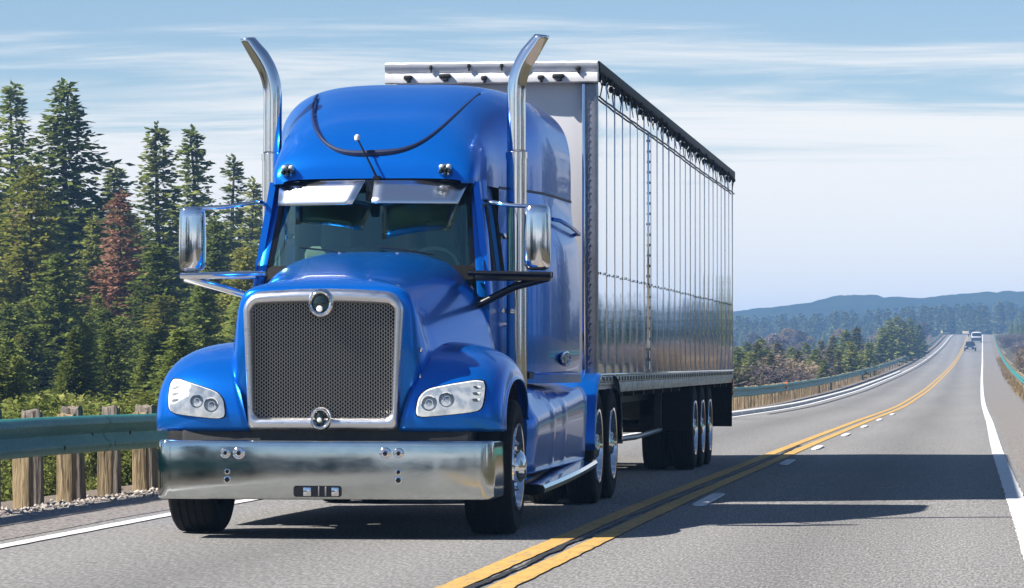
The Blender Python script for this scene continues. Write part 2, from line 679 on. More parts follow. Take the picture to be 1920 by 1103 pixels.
# ------------------------------------------------------------------ road, ground, hills
road_z = hermite([(-900, 0), (-10, 0), (28, 0), (47, -.06), (86, -.19), (150, -.43), (200, -.36), (243, -.16), (330, .40), (426, 1.27), (640, 4.1), (800, 6.9),
                  (890, 8.06), (960, 8.3), (1100, 7.2), (1500, 5.0), (5000, 4.0), (9000, 4.0)])
road_x = hermite([(-900, -30), (-300, -4), (-60, 0), (50, 0), (86, .08), (154, .2), (243, .48), (426, 1.24), (640, 2.1), (890, 3.2), (1400, 8), (9000, 60)])
YELLOW, LEFT_W, RIGHT_W = -2.74, -6.60, 0.44

ys_road = np.concatenate([np.linspace(-300, 0, 31), np.arange(1.0, 60, 1.0), np.arange(60, 300, 4.0), np.arange(300, 1001, 10.0), np.arange(1020, 1400, 40)])


def wob(y, s):
    return 0.012 * math.sin(y * 0.9 + s) + 0.008 * math.sin(y * 2.3 + 2 * s)


def strip(name, x0, x1, lift, mat, parent=None, y0=-300, y1=1400, ys=None, rough=0.0, x0f=None):
    yy = [y for y in (ys_road if ys is None else ys) if y0 <= y <= y1]
    nx = len(x0) if isinstance(x0, (list, tuple)) else 2
    xs = list(x0) if isinstance(x0, (list, tuple)) else [x0, x1]
    v, f = [], []
    for y in yy:
        for k, x in enumerate(xs):
            r = random.uniform(-rough, rough) if k in (0, nx - 1) else 0
            v.append((x + float(road_x(y)) + r, y, float(road_z(y)) + lift))
    for i in range(len(yy) - 1):
        for k in range(nx - 1):
            a = i * nx + k
            f.append((a, a + 1, a + nx + 1, a + nx))
    return mk(name, v, f, mat, parent, sharp=0)


road = strip('road', (-8.05, -6.5, -4.6, -2.7, -1.0, .6, 2.15), None, 0.0, 'asphalt')
tag(road, kind='structure')
sh = strip('shoulder', -8.0, -6.85, 0.004, 'shoulder_asphalt', road, rough=0.02)
tag(sh, 'pinkish grey left shoulder strip')
sh = strip('shoulder', .62, 2.1, 0.004, 'shoulder_asphalt', road, rough=0.02)
fine_ys = np.concatenate([np.arange(-60, 0, 2), np.arange(0, 90, .25), np.arange(90, 300, 4.0), np.arange(300, 961, 10.0)])
strip('yellow_line', YELLOW - .225, YELLOW - .070, 0.008, 'yellow_paint', road, ys=fine_ys, rough=0.005)
strip('yellow_line', YELLOW + .055, YELLOW + .205, 0.008, 'yellow_paint', road, ys=fine_ys, rough=0.007)
strip('white_edge_line', LEFT_W - .07, LEFT_W + .07, 0.008, 'white_paint', road, ys=fine_ys, rough=0.006)
strip('white_edge_line', RIGHT_W - .085, RIGHT_W + .085, 0.008, 'white_paint', road, ys=fine_ys, rough=0.008)
# tar-filled joint between the yellow stripes
yy = np.arange(4, 60, 0.18)
v, f = [], []
wander = 0.0
for i, y in enumerate(yy):
    wander = 0.8 * wander + random.uniform(-.014, .014)
    wd = .010 + .012 * abs(math.sin(y * .7)) + random.uniform(0, .010)
    xx = YELLOW - .012 + wander
    z = float(road_z(y)) + .011
    v += [(xx - wd, y, z), (xx + wd, y, z)]
    if i:
        k = 2 * i
        f.append((k - 2, k - 1, k + 1, k))
mk('tar_joint', v, f, 'tar', road, sharp=0)
strip('tar_joint', -7.42, -7.385, 0.009, 'tar', road, y0=5, y1=70, ys=fine_ys, rough=0.012)
strip('tar_joint', -6.18, -6.02, 0.007, 'tar', road, y0=110, y1=900, ys=fine_ys)
# white dashes beside the yellow line
for y in (33.6, 48.3, 58.0, 70.5, 82.0, 95.0, 110.0):
    L = 1.5 if y < 40 else 1.2
    z = float(road_z(y)) + .009
    x = YELLOW + .36 + float(road_x(y))
    b = MB()
    pts = []
    for k in range(14):
        a = 2 * math.pi * k / 14
        pts.append((x + .065 * max(-1, min(1, 1.5 * math.cos(a))), y + L * max(-1, min(1, 1.15 * math.sin(a)))))
    n = len(pts)
    b.add([(p[0], p[1], z) for p in pts] + [(p[0] * .9 + x * .1, p[1] * .97 + y * .03, z + .012) for p in pts],
          [(i, (i + 1) % n, (i + 1) % n + n, i + n) for i in range(n)] + [tuple(range(n, 2 * n))])
    b.build('white_dash', 'white_paint', road)
# low kerb along the far left edge
for i, y in enumerate(np.arange(84, 330, 6.0)):
    b = MB()
    x0 = LEFT_W - .42
    ya, yb = y + .05, y + 5.93
    vv = []
    for q in (ya, yb):
        xx, zz = float(road_x(q)) + x0, float(road_z(q))
        vv += [(xx, q, zz - .02), (xx + .26, q, zz - .02), (xx + .22, q, zz + .11), (xx, q, zz + .12)]
    b.add(vv, [(0, 1, 2, 3), (7, 6, 5, 4), (0, 4, 5, 1), (1, 5, 6, 2), (2, 6, 7, 3), (3, 7, 4, 0)])
    b.build('kerb_stone', 'concrete', road, smooth=False)


def noise2(x, y, s=1.0):
    return (np.sin(x * .131 * s + 1.3) * np.cos(y * .117 * s + .4) + .5 * np.sin(x * .31 * s + y * .27 * s + 2.1) + .25 * np.sin(x * .83 * s - y * .71 * s))


def ground_h(x, y):
    x = np.asarray(x, float)
    y = np.asarray(y, float)
    zr = road_z(y)
    xr = x - road_x(y)
    h = zr - .03
    left = np.clip((-8.9 - xr), 0, None)
    right = np.clip((xr - 3.0), 0, None)
    h = h - 2.6 * (1 - np.exp(-left / 9.0)) * np.clip((left) / 1.5, 0, 1)
    h = h + 1.5 * (1 - np.exp(-right / 8.0)) * np.clip(right / 1.5, 0, 1)
    far = np.clip((np.maximum(left, right) - 1.0) / 12, 0, 1)
    h = h + far * .35 * noise2(x, y)
    side = np.clip((np.abs(xr) - 30) / 250, 0, 1)
    flat = np.interp(y, [-900, 100, 600, 1200, 9000], [0, -1.5, 0.5, 3, 4])
    h = h * (1 - side) + side * (flat + 1.5 * noise2(x * .2, y * .2))
    return h


gx = np.concatenate([-np.geomspace(2600, 12, 46), np.linspace(-11, 6, 35), np.geomspace(7, 2600, 46)])
gy = np.concatenate([np.linspace(-900, -20, 40), np.linspace(-15, 120, 90), np.linspace(125, 460, 85), np.linspace(470, 1500, 90), np.geomspace(1550, 3600, 16)])
GX, GY = np.meshgrid(gx, gy)
GZ = ground_h(GX, GY)
nx = len(gx)
v = np.stack([GX.ravel(), GY.ravel(), GZ.ravel()], 1).tolist()
f, fm = [], []
for j in range(len(gy) - 1):
    for i in range(nx - 1):
        a = j * nx + i
        f.append((a, a + 1, a + nx + 1, a + nx))
        xm = .5 * (gx[i] + gx[i + 1]) - float(road_x(.5 * (gy[j] + gy[j + 1])))
        fm.append(1 if -9.4 < xm < 3.6 else 0)
ground = mk('ground', v, f, None, sharp=0, mats=['forest_floor', 'gravel_soil'], fmat=fm)
tag(ground, kind='structure')

# far blue ridge: a wooded height field, ragged along its crest
hx = np.arange(-1500, 1501, 7.0)
hy = np.concatenate([np.linspace(2300, 3300, 16), np.linspace(3330, 3600, 18), np.linspace(3700, 5200, 10)])
crest = hermite([(-1500, 70), (-700, 60), (-420, 48), (-232, 48), (-200, 54), (-155, 61), (-105, 66), (-70, 65.5), (-30, 66.5), (-8, 68), (8, 67.5), (30, 68), (56, 70), (80, 66), (140, 48), (240, 30), (420, 18), (800, 22), (1500, 50)])
HX, HY = np.meshgrid(hx, hy)
prof = np.interp(HY, [2300, 2700, 3200, 3480, 3700, 5200], [0, .10, .62, 1.0, .9, .3])
HZ = crest(HX) * prof + prof * rng.uniform(-1.4, 1.6, HX.shape) + 2 * np.sin(HX * .05 + HY * .02) * prof
nx = len(hx)
f = [(j * nx + i, j * nx + i + 1, (j + 1) * nx + i + 1, (j + 1) * nx + i) for j in range(len(hy) - 1) for i in range(nx - 1)]
hills = mk('hills', (np.stack([HX.ravel(), HY.ravel(), HZ.ravel()], 1) * .42).tolist(), f, 'hill_forest', sharp=0)
tag(hills, kind='structure')

# ------------------------------------------------------------------ guardrails
WB = [(0, .155), (.03, .15), (.075, .115), (.08, .085), (.02, .03), (.005, 0), (.02, -.03), (.08, -.085), (.075, -.115), (.03, -.15), (0, -.155)]


def rail_section(parent, xr, zc, y0, y1, face, step, mat='teal_steel', side=1, h=1.0):
    b = MB()
    ny = max(2, int((y1 - y0) / step) + 1)
    yy = np.linspace(y0, y1, ny)
    prof = [(face * p[0] * side, p[1] * h) for p in WB]
    back = [(q[0] - face * side * .012, q[1]) for q in reversed(prof)]
    full = prof + back

    def P(i, j):
        y = yy[i]
        dent = .012 * math.sin(y * .8) + .006 * math.sin(y * 2.7)
        return (xr + float(road_x(y)) + full[j][0] + dent, y, float(road_z(y)) + zc + full[j][1] + .010 * math.sin(y * .45))
    b.grid(ny, len(full), P, wrapv=True)
    o = b.build('rail_beam', mat, parent, sharp=45)
    return o


RAIL_X = -8.22
left_rail = empty('guardrail', (0, 0, 0))
tag(left_rail, 'teal steel guardrail on wooden posts along the left shoulder', 'guardrail')
edges = list(np.arange(14, 62, 4.0)) + list(np.arange(62, 310, 8.0)) + list(np.arange(310, 840, 24.0))
for i in range(len(edges) - 1):
    rail_section(left_rail, RAIL_X + (.006 if i % 2 else 0), .60, edges[i], edges[i + 1] + .25, 1, .5 if edges[i] < 62 else 3.0, h=1.12)


def post_mesh(name, mat, w, d, h, seed):
    rr = random.Random(seed)
    b = MB()
    lv = [-.4, .0, .25, .5, h - .03, h]
    n = 12

    def P(i, j):
        a = 2 * math.pi * (j + .5) / n
        cx, cy = math.cos(a), math.sin(a)
        k = 1.0 / max(abs(cx), abs(cy)) ** .72
        jit = 1 + .05 * math.sin(7 * a + i + seed)
        sc = .90 if i == len(lv) - 1 else 1
        return (cx * k * w / 2 * jit * sc, cy * k * d / 2 * jit * sc, lv[i] + (0 if i < 4 else .02 * math.sin(3 * a + seed)))
    b.grid(len(lv), n, P, wrapv=True)
    b.f.append(tuple((len(lv) - 1) * n + j for j in range(n)))
    me = b.build(name, mat, sharp=40)
    return me


protos = [post_mesh('post', 'wood_tan', .15, .16, .80, 1), post_mesh('post', 'wood_grey', .19, .19, .88, 2), post_mesh('post', 'wood_tan', .16, .15, .78, 3), post_mesh('post', 'wood_grey', .17, .19, .86, 4)]
k = 0
used = [False] * 4


def put_post(y, xo, p, tilt, parent=left_rail, rx=RAIL_X, zo=0.0):
    loc = (rx + xo + float(road_x(y)), y, float(ground_h(rx + xo + float(road_x(y)), y)) + zo)
    rot = (random.uniform(-tilt, tilt), random.uniform(-tilt, tilt), random.uniform(-.12, .12))
    if not used[p]:
        used[p] = True
        o = protos[p]
        o.parent = parent
        o.location, o.rotation_euler = loc, rot
    else:
        o = like(protos[p], 'post', parent, loc, rot, (random.uniform(.92, 1.1), random.uniform(.9, 1.1), random.uniform(.97, 1.04)))
    return o


y = 24.0
while y < 62:
    put_post(y, -.17, (k % 2) * 2, .02)
    put_post(y + .86, -.30, 1 + (k % 2) * 2, .03)
    y += 1.55
    k += 1
y = 92.0
while y < 330:
    put_post(y, -.17, random.choice((0, 2, 0)), .05)
    y += 2.1 if y < 210 else 3.2
y = 330
while y < 830:
    put_post(y, -.17, 1, .03)
    y += 10
# bolts along the beam
bolt = MB().lathe([(0, .022), (.014, .022), (.018, .012), (.018, .0)], 8, 'x').build('bolt', 'black_metal', left_rail)
bolt.location = (RAIL_X + .015, 29.0, .60)
for y in np.arange(29.65, 46, .65):
    like(bolt, 'bolt', left_rail, (RAIL_X + (.015 if random.random() < .5 else .075), y, float(road_z(y)) + .60 + random.choice((.0, .10, -.10))))
amber = MB().box(-.03, .10, -.09, .09, -.17, .17, .02).build('end_shoe', 'amber_lens', left_rail)
amber.location = (RAIL_X + float(road_x(161)), 161, float(road_z(161)) + .66)

outer_rail = empty('guardrail', (0, 0, 0))
tag(outer_rail, 'dark second guardrail behind the teal one where the road climbs', 'guardrail')
for a in np.arange(240, 800, 28.0):
    rail_section(outer_rail, RAIL_X - 2.2, 1.05, a, a + 28.2, 1, 4.0, 'rail_back', h=1.3)
for y in np.arange(240, 800, 9.0):
    x = RAIL_X - 2.35
    MBp = MB().box(x + float(road_x(y)) - .07, x + float(road_x(y)) + .07, y - .07, y + .07, float(road_z(y)) - .9, float(road_z(y)) + 1.2)
    MBp.build('post', 'wood_grey', outer_rail, smooth=False)

right_rail = empty('guardrail', (0, 0, 0))
tag(right_rail, 'teal steel guardrail curving along the right edge of the road', 'guardrail')
for a in list(np.arange(40, 200, 8.0)) + list(np.arange(200, 800, 20.0)):
    st = 8.0 if a < 200 else 20.0
    rail_section(right_rail, 2.75, .58, a, a + st + .2, -1, 2.0 if a < 200 else 5.0, h=1.1)
rp = None
for y in list(np.arange(40, 260, 2.2)) + list(np.arange(262, 800, 12)):
    loc = (2.92 + float(road_x(y)), y, float(road_z(y)))
    if rp is None:
        rp = post_mesh('post', 'wood_tan', .18, .18, .78, 9)
        rp.parent = right_rail
        rp.location = loc
    else:
        like(rp, 'post', right_rail, loc, (0, 0, random.uniform(-.1, .1)))

# loose stones at the foot of the posts
v, f = [], []
for _ in range(2600):
    y = 23 + 30 * random.random() ** 1.3
    x = random.gauss(-8.10, .20)
    if x > -7.62:
        continue
    r = random.uniform(.008, .034) * (1.2 if x < -8 else .8)
    z = float(max(ground_h(x, y), road_z(y) - .03 if x < -8.05 else road_z(y) + .004))
    k = len(v)
    ang = random.random() * 6
    for dx, dy, dz in ((1, 0, .2), (0, 1, .3), (-1, .1, .1), (.1, -1, .3), (.1, .1, .9), (0, 0, -.5)):
        sx, sy = dx * math.cos(ang) - dy * math.sin(ang), dx * math.sin(ang) + dy * math.cos(ang)
        v.append((x + sx * r * random.uniform(.7, 1.3), y + sy * r * random.uniform(.7, 1.3), z + dz * r))
    f += [(k, k + 1, k + 4), (k + 1, k + 2, k + 4), (k + 2, k + 3, k + 4), (k + 3, k, k + 4), (k + 1, k, k + 5), (k + 2, k + 1, k + 5), (k + 3, k + 2, k + 5), (k, k + 3, k + 5)]
o = mk('gravel', v, f, 'pebble', smooth=False)
tag(o, 'loose pale gravel at the foot of the guardrail posts', 'gravel', kind='stuff')

# ------------------------------------------------------------------ the tractor
CX, Y0 = -4.59, 25.65
tractor = empty('truck_tractor', (CX, Y0, 0))
tag(tractor, 'blue long-nose truck tractor with chrome bumper and twin exhaust stacks', 'truck')


def part(b, name, mat, parent=tractor, **kw):
    return b.build(name, mat, parent, **kw)


def tyre_profile(w, Rr, grooves=4, dep=.014):
    p = [(-w * .36, Rr * .60), (-w * .44, Rr * .66), (-w * .5, Rr * .80), (-w * .485, Rr * .92), (-w * .43, Rr * .975)]
    tw = w * .80
    g0 = -tw / 2
    seg = tw / (grooves + 1)
    for k in range(grooves + 1):
        a, b_ = g0 + k * seg, g0 + (k + 1) * seg
        crown = lambda h: Rr * (1 - .012 * (2 * h / tw) ** 2)
        p += [(a + (.0 if k == 0 else .007), crown(a)), (b_ - (.0 if k == grooves else .007), crown(b_))]
        if k < grooves:
            p += [(b_ - .005, crown(b_) - dep), (b_ + .005, crown(b_) - dep)]
    p += [(w * .43, Rr * .975), (w * .485, Rr * .92), (w * .5, Rr * .80), (w * .44, Rr * .66), (w * .36, Rr * .60)]
    return p


def wheel(parent, x, y, z, Rr=.50, w=.34, side=1, dual=False, front=False, deep=False):
    e = empty('wheel', (x, y, z))
    e.parent = parent
    e.rotation_euler = (0, 0, 0 if side > 0 else math.pi)
    b = MB()
    b.lathe(tyre_profile(w, Rr), 56, 'x', (-w / 2, 0, 0), wrapp=True)
    part(b, 'tyre', 'rubber', e, sharp=30)
    if dual:
        b = MB()
        b.lathe(tyre_profile(w, Rr), 48, 'x', (-w * 1.5 - .09, 0, 0), wrapp=True)
        part(b, 'tyre', 'rubber', e, sharp=30)
    b = MB()
    rr = Rr * .62
    if front:
        prof = [(-w * .8, rr * .98), (-.06, rr * .98), (-.012, rr * 1.05), (.004, rr * 1.04), (.002, rr * .97), (-.045, rr * .92), (-.07, rr * .80), (-.065, rr * .70), (-.05, rr * .62), (-.045, rr * .46), (-.045, rr * .40)]
    else:
        prof = [(-w * .8, rr * .98), (-.06, rr * .98), (-.012, rr * 1.05), (.004, rr * 1.04), (.002, rr * .97), (-.05, rr * .93), (-.15, rr * .86), (-.165, rr * .72), (-.16, rr * .45), (-.15, rr * .40)]
    b.lathe(prof, 48, 'x')
    part(b, 'rim', 'chrome', e, sharp=35)
    b = MB()
    h0 = -.046 if front else -.155
    hp = [(h0, rr * .41), (h0 + .06, rr * .39), (h0 + .085, rr * .30), (h0 + .10, rr * .18), (h0 + .103, 0.001)] if front else \
        [(h0, rr * .41), (h0 + .12, rr * .37), (h0 + .15, rr * .30), (h0 + .16, rr * .15), (h0 + .162, .001)]
    b.lathe(hp, 28, 'x')
    part(b, 'hub', 'chrome', e, sharp=35)
    b = MB()
    for k in range(10):
        a = 2 * math.pi * k / 10
        nr = rr * .56
        hn = (-.056 if front else -.16)
        b.lathe([(hn, .021), (hn + .035, .021), (hn + .05, .013), (hn + .052, .001)], 6, 'x', (0, nr * math.cos(a), nr * math.sin(a)))
    part(b, 'lug_nut', 'chrome', e, sharp=30)
    b = MB()
    for k in range(10):
        a = 2 * math.pi * (k + .5) / 10
        nr = rr * .80
        hn = (-.070 if front else -.150)
        b.lathe([(hn, .034), (hn + .006, .032), (hn + .006, .001)], 10, 'x', (0, nr * math.cos(a), nr * math.sin(a)))
    part(b, 'hand_hole', 'black_gloss', e, sharp=30)
    return e


# --- front bumper, swept along its plan curve
def bump_plan(t):
    """t in -1..1 -> (x, y, outward normal angle)"""
    s = 1 if t >= 0 else -1
    u = abs(t)
    if u < .82:
        x = u / .82 * 1.13
        return s * x, .055 * (x / 1.13) ** 3
    a = min(1, (u - .82) / .10) * math.pi / 2 * .94
    r = .10
    x = 1.13 + r * math.sin(a)
    y = .055 + r * (1 - math.cos(a))
    if u > .92:
        y += (u - .92) / .08 * .42
        x += (u - .92) / .08 * .02
    return s * x, y


BUMP_Z = [(.290, .060), (.288, .020), (.296, .006), (.31, .003), (.40, .000), (.50, .000), (.58, .002), (.62, .0035), (.66, .006), (.690, .0085), (.700, .0110), (.709, .019), (.712, .034), (.705, .055)]
ts = [-1 + 2 * i / 160 for i in range(161)]
b = MB()


def BP(i, j):
    t = ts[i]
    x, y = bump_plan(t)
    z, d = BUMP_Z[j]
    k = 1.0
    # inset towards the truck: back along y on the face, inwards along x on the wrap
    if abs(t) < .82:
        return (x, y + d, z)
    a = min(1, (abs(t) - .82) / .10) * math.pi / 2
    s = 1 if t > 0 else -1
    return (x - s * d * math.sin(a), y + d * math.cos(a), z)


b.grid(len(ts), len(BUMP_Z), BP)
bumper = part(b, 'bumper', 'bumper_chrome', sharp=60)
bb = BVHTree.FromPolygons(b.v, b.f)


def on_bumper(x, z):
    h = bb.ray_cast(Vector((x, -2, z)), Vector((0, 1, 0)))
    return h[0].y if h[0] else 0.03


for x, r in ((-.705, .036), (-.605, .042), (.46, .042), (.555, .038)):
    y = on_bumper(x, .62)
    q = MB().lathe([(.012, r * 1.05), (-.010, r * 1.05), (-.016, r * .85), (-.004, r * .72), (-.012, r * .3), (-.012, .001)], 24, 'y', (x, y, .62))
    o = part(q, 'bumper_lamp', 'chrome', bumper, sharp=30)
    q = MB().lathe([(-.0165, r * .40), (-.018, r * .36), (-.018, .001)], 12, 'y', (x, y, .62))
    part(q, 'bulb', 'black_gloss', bumper)
for x in (-.69, .555):
    y = on_bumper(x, .455)
    for dz, rr in ((.032, .020), (-.026, .026)):
        q = MB().lathe([(.01, rr), (-.008, rr), (-.010, rr * .7)], 18, 'y', (x, y, .455 + dz))
        part(q, 'hook_ring', 'chrome', bumper, sharp=30)
        q = MB().lathe([(-.004, rr * .72), (-.004, .001)], 14, 'y', (x, y, .455 + dz))
        part(q, 'hook_hole', 'black_gloss', bumper)
# tow opening, a dark recess plate with pins behind
y = on_bumper(.0, .345)
q = MB()
pts = []
x0, x1, z0, z1, r = -.205, .145, .308, .388, .02
for cx, cz, a0 in ((x1 - r, z1 - r, 0), (x0 + r, z1 - r, 90), (x0 + r, z0 + r, 180), (x1 - r, z0 + r, 270)):
    for k in range(5):
        a = R(a0 + 90 * k / 4)
        pts.append((cx + r * math.cos(a), cz + r * math.sin(a)))
q.prism(pts, 'y', y - .004, y + .03)
part(q, 'tow_opening', 'black_gloss', bumper, smooth=False)
for x, w in ((-.105, .03), (-.02, .006), (.03, .008), (.098, .028)):
    q = MB().box(x - w, x + w, y - .010, y + .01, .312, .378 if w > .01 else .384, .008)
    part(q, 'tow_pin', 'chrome' if w > .01 else 'post_steel', bumper)
# dark air dam above and behind the bumper
b = MB().box(-1.05, 1.05, .12, .55, .40, .80, .02)
part(b, 'front_crossmember', 'black_metal')

# --- hood
HW = hermite([(.115, .535), (.125, .600), (.15, .640), (.20, .665), (.5, .712), (1.2, .805), (2.12, .915)])
HT = hermite([(.115, 1.715), (.125, 1.785), (.15, 1.812), (.20, 1.835), (.5, 1.895), (1.2, 2.005), (1.7, 2.075), (2.12, 2.11)])
ysh = [.115, .118, .121, .125, .13, .136, .143, .15, .16, .175, .20] + list(np.linspace(.24, 2.12, 30))
NA = 57
b = MB()


def HP(i, j):
    y = ysh[i]
    a = math.pi * (j / (NA - 1))
    c, s = math.cos(a), math.sin(a)
    zb = .80
    H = float(HT(y)) - zb
    fr_ = max(0.0, 1 - (y - .115) / .30) ** 2
    x = float(HW(y)) * math.copysign(abs(c) ** (2 / (4.2 + 9 * fr_)), c)
    rel = abs(s) ** (2 / (3.4 + 9 * fr_))
    x *= 1 + .17 * (1 - rel) ** 1.3 * min(1, max(0, (y - .115) * 5)) * min(1, .45 + y)
    z = zb + H * rel
    # soft raised spine and side creases
    z += .018 * math.exp(-(x / .42) ** 4) * min(1, y * 2)
    return (x, y, z)


b.grid(len(ysh), NA, HP)
hood = part(b, 'hood', 'blue_paint', sharp=0)
sm = hood.modifiers.new('thickness', 'SOLIDIFY')
sm.thickness = .015
hood_bvh = BVHTree.FromPolygons(b.v, b.f)
# chrome studs and washer nozzles on the hood
for x, y in ((.50, .30), (.25, 1.9), (-.2, 1.9)):
    h = hood_bvh.ray_cast(Vector((x, y, 4)), Vector((0, 0, -1)))
    if h[0]:
        q = MB().lathe([(0, .016), (.012, .014), (.018, .006), (.019, .001)], 12, 'z', tuple(h[0] - Vector((0, 0, .003))))
        part(q, 'hood_stud', 'chrome', hood)
for z, y in ((1.36, .22), (1.17, .2)):
    h = hood_bvh.ray_cast(Vector((2, y, z)), Vector((-1, 0, 0)))
    if h[0]:
        q = MB().lathe([(0, .022), (.010, .020), (.014, .010), (.014, .001)], 12, 'x', tuple(h[0] - Vector((.003, 0, 0))))
        part(q, 'hood_latch', 'chrome', hood)

# --- grille
GZ0, GZ1, GCX = .785, 1.800, -.005


def rrect(cx, hw0, hw1, z0, z1, rb, rt, n=9, arch=0.0):
    """outline, hw0 half width at the bottom, hw1 at the top"""
    out = []
    for qx, qz, r, a0 in ((1, 1, rt, 0), (-1, 1, rt, 90), (-1, 0, rb, 180), (1, 0, rb, 270)):
        hw = hw1 if qz else hw0
        z = z1 if qz else z0
        for k in range(n):
            a = R(a0 + 90 * k / (n - 1))
            x = cx + qx * (hw - r) + r * math.cos(a)
            zz = z + (-r if qz else r) + r * math.sin(a)
            out.append([x, zz])
        if qz and qx == 1:
            for k in range(1, 12):
                t = k / 12
                out.append([cx + (hw - r) * (1 - 2 * t), z])
    for p in out:
        if p[1] > (z0 + z1) / 2:
            p[1] += arch * (1 - ((p[0] - cx) / hw1) ** 2)
    return out


oo = rrect(GCX, .545, .585, GZ0, GZ1 - .03, .03, .13, arch=.03)
ii = rrect(GCX, .505, .520, GZ0 + .088, GZ1 - .115, .07, .055, arch=.018)
b = MB()
prof = [(0.0, .145), (0.0, .075), (.10, .035), (.28, .012), (.55, .004), (.80, .012), (.95, .032), (1.0, .055), (1.0, .115)]
n = len(oo)


def GP(i, j):
    t, y = prof[i]
    o, q = oo[j], ii[j]
    bow = .03 * ((o[0] - GCX) / .58) ** 2
    return (o[0] + (q[0] - o[0]) * t, y + bow - .012, o[1] + (q[1] - o[1]) * t)


b.grid(len(prof), n, GP, wrapv=True)
frame = part(b, 'grille_surround', 'brushed_aluminium', sharp=50)
fix_normals(frame)
# woven mesh: zig-zag wires running up the opening, joined (holes far too small to pick apart)
b = MB()
cols, rows = 58, 62
x0, x1, z0, z1 = GCX - .525, GCX + .525, GZ0 + .08, GZ1 - .085
for c_ in range(cols):
    xx = x0 + (x1 - x0) * (c_ + .5) / cols
    pth = []
    for r_ in range(rows + 1):
        zz = z0 + (z1 - z0) * r_ / rows
        dx = .0052 * (1 if (r_ + c_) % 2 else -1)
        bow = .03 * ((xx - GCX) / .58) ** 2
        pth.append((xx + dx, .070 + bow - .004 * math.cos(r_ * math.pi), zz))
    k0 = len(b.v)
    for (px, py, pz) in pth:
        b.v += [(px - .0038, py + .003, pz), (px, py - .004, pz), (px + .0038, py + .003, pz)]
    for r_ in range(rows):
        a = k0 + 3 * r_
        b.f += [(a, a + 1, a + 4, a + 3), (a + 1, a + 2, a + 5, a + 4)]
gm = part(b, 'grille_mesh', 'mesh_steel', sharp=0)
gm['kind'] = 'stuff'
b = MB().box(x0 - .02, x1 + .02, .135, .16, z0 - .02, z1 + .02)
part(b, 'radiator', 'black_metal')
b = MB().box(-.50, .50, .17, .60, .80, 1.55, .02)
part(b, 'radiator_shell', 'black_metal')
# badges: an oval domed badge at the top, a round one at the bottom
for name, cz, rx, rz, mz in (('top_badge', GZ1 - .105, .095, .105, 1), ('bottom_badge', GZ0 + .085, .082, .084, 0)):
    b = MB()
    N = 32
    pr = [(1.0, .06), (1.0, .005), (.93, -.020), (.80, -.028), (.68, -.022), (.64, -.006)]

    def EP(i, j, rx=rx, rz=rz, cz=cz):
        a = 2 * math.pi * j / N
        k, y = pr[i]
        return (GCX + rx * k * math.cos(a), y - .015, cz + rz * k * math.sin(a))
    b.grid(len(pr), N, EP, wrapv=True)
    o = part(b, name, 'chrome', sharp=45)
    fix_normals(o)
    b = MB()
    N2 = 24
    pr2 = [(.66, -.004), (.5, -.016), (.3, -.024), (.02, -.027)]
    sx = .62 if mz == 0 else 1.0

    def E2(i, j, rx=rx, rz=rz, cz=cz, sx=sx):
        a = 2 * math.pi * j / N2
        k, y = pr2[i]
        return (GCX + rx * k * sx * math.cos(a) - .006, y - .015, cz + rz * k * math.sin(a))
    b.grid(len(pr2), N2, E2, wrapv=True)
    dome = part(b, 'badge_dome', 'badge_dark', o, sharp=0)
    fix_normals(dome)
    b = MB().lathe([(-.043, .024 if mz else .018), (-.050, .018 if mz else .012), (-.051, .001)], 16, 'y', (GCX - .004, 0, cz - (.042 if mz else .012)))
    part(b, 'badge_stud', 'lamp_reflector', o, sharp=30)

# --- fenders and headlights
ARCH = [(.10, .775), (.075, .86), (.085, .97), (.13, 1.09), (.23, 1.21), (.40, 1.315), (.62, 1.385), (.88, 1.42), (1.15, 1.425), (1.42, 1.40), (1.66, 1.33), (1.84, 1.20), (1.93, 1.05), (1.96, .88)]


def smooth_curve(pts, n):
    P_ = np.array(pts, float)
    d = np.concatenate([[0], np.cumsum(np.linalg.norm(np.diff(P_, axis=0), axis=1))])
    fy = [hermite_free(d, P_[:, k]) for k in range(P_.shape[1])]
    tt = np.linspace(0, d[-1], n)
    return np.stack([g_(tt) for g_ in fy], 1)


def hermite_free(X, Y):
    h = np.diff(X)
    mm = np.zeros(len(X))
    mm[1:-1] = (Y[2:] - Y[:-2]) / (X[2:] - X[:-2])
    mm[0], mm[-1] = (Y[1] - Y[0]) / h[0], (Y[-1] - Y[-2]) / h[-1]

    def f(x):
        i = np.clip(np.searchsorted(X, x) - 1, 0, len(X) - 2)
        t = (x - X[i]) / h[i]
        return ((2 * t**3 - 3 * t**2 + 1) * Y[i] + (t**3 - 2 * t**2 + t) * h[i] * mm[i] + (-2 * t**3 + 3 * t**2) * Y[i + 1] + (t**3 - t**2) * h[i] * mm[i + 1])
    return f


arch = smooth_curve(ARCH, 64)
WHEEL_Y = 1.10


def fender_pt(side, ay, az, u, a):
    """u 0..1 along the arch, a 0..1 across from the hood to the outer lip"""
    th = a * math.pi / 2
    xin = .54 + .13 * min(1, max(0, (az - .775) / .5)) if u < .55 else .67
    xo = 1.275
    x = xin + (xo - xin) * math.sin(th) ** .92
    k = 1 - (1 - math.cos(th)) ** 1.0
    kz = .60 + .40 * (1 - (1 - k) ** 1.15)
    ky = .76 + .24 * (1 - (1 - k) ** 1.6)
    y = WHEEL_Y + (ay - WHEEL_Y) * ky
    z = .775 + (az - .775) * kz
    return (side * x, y, z)


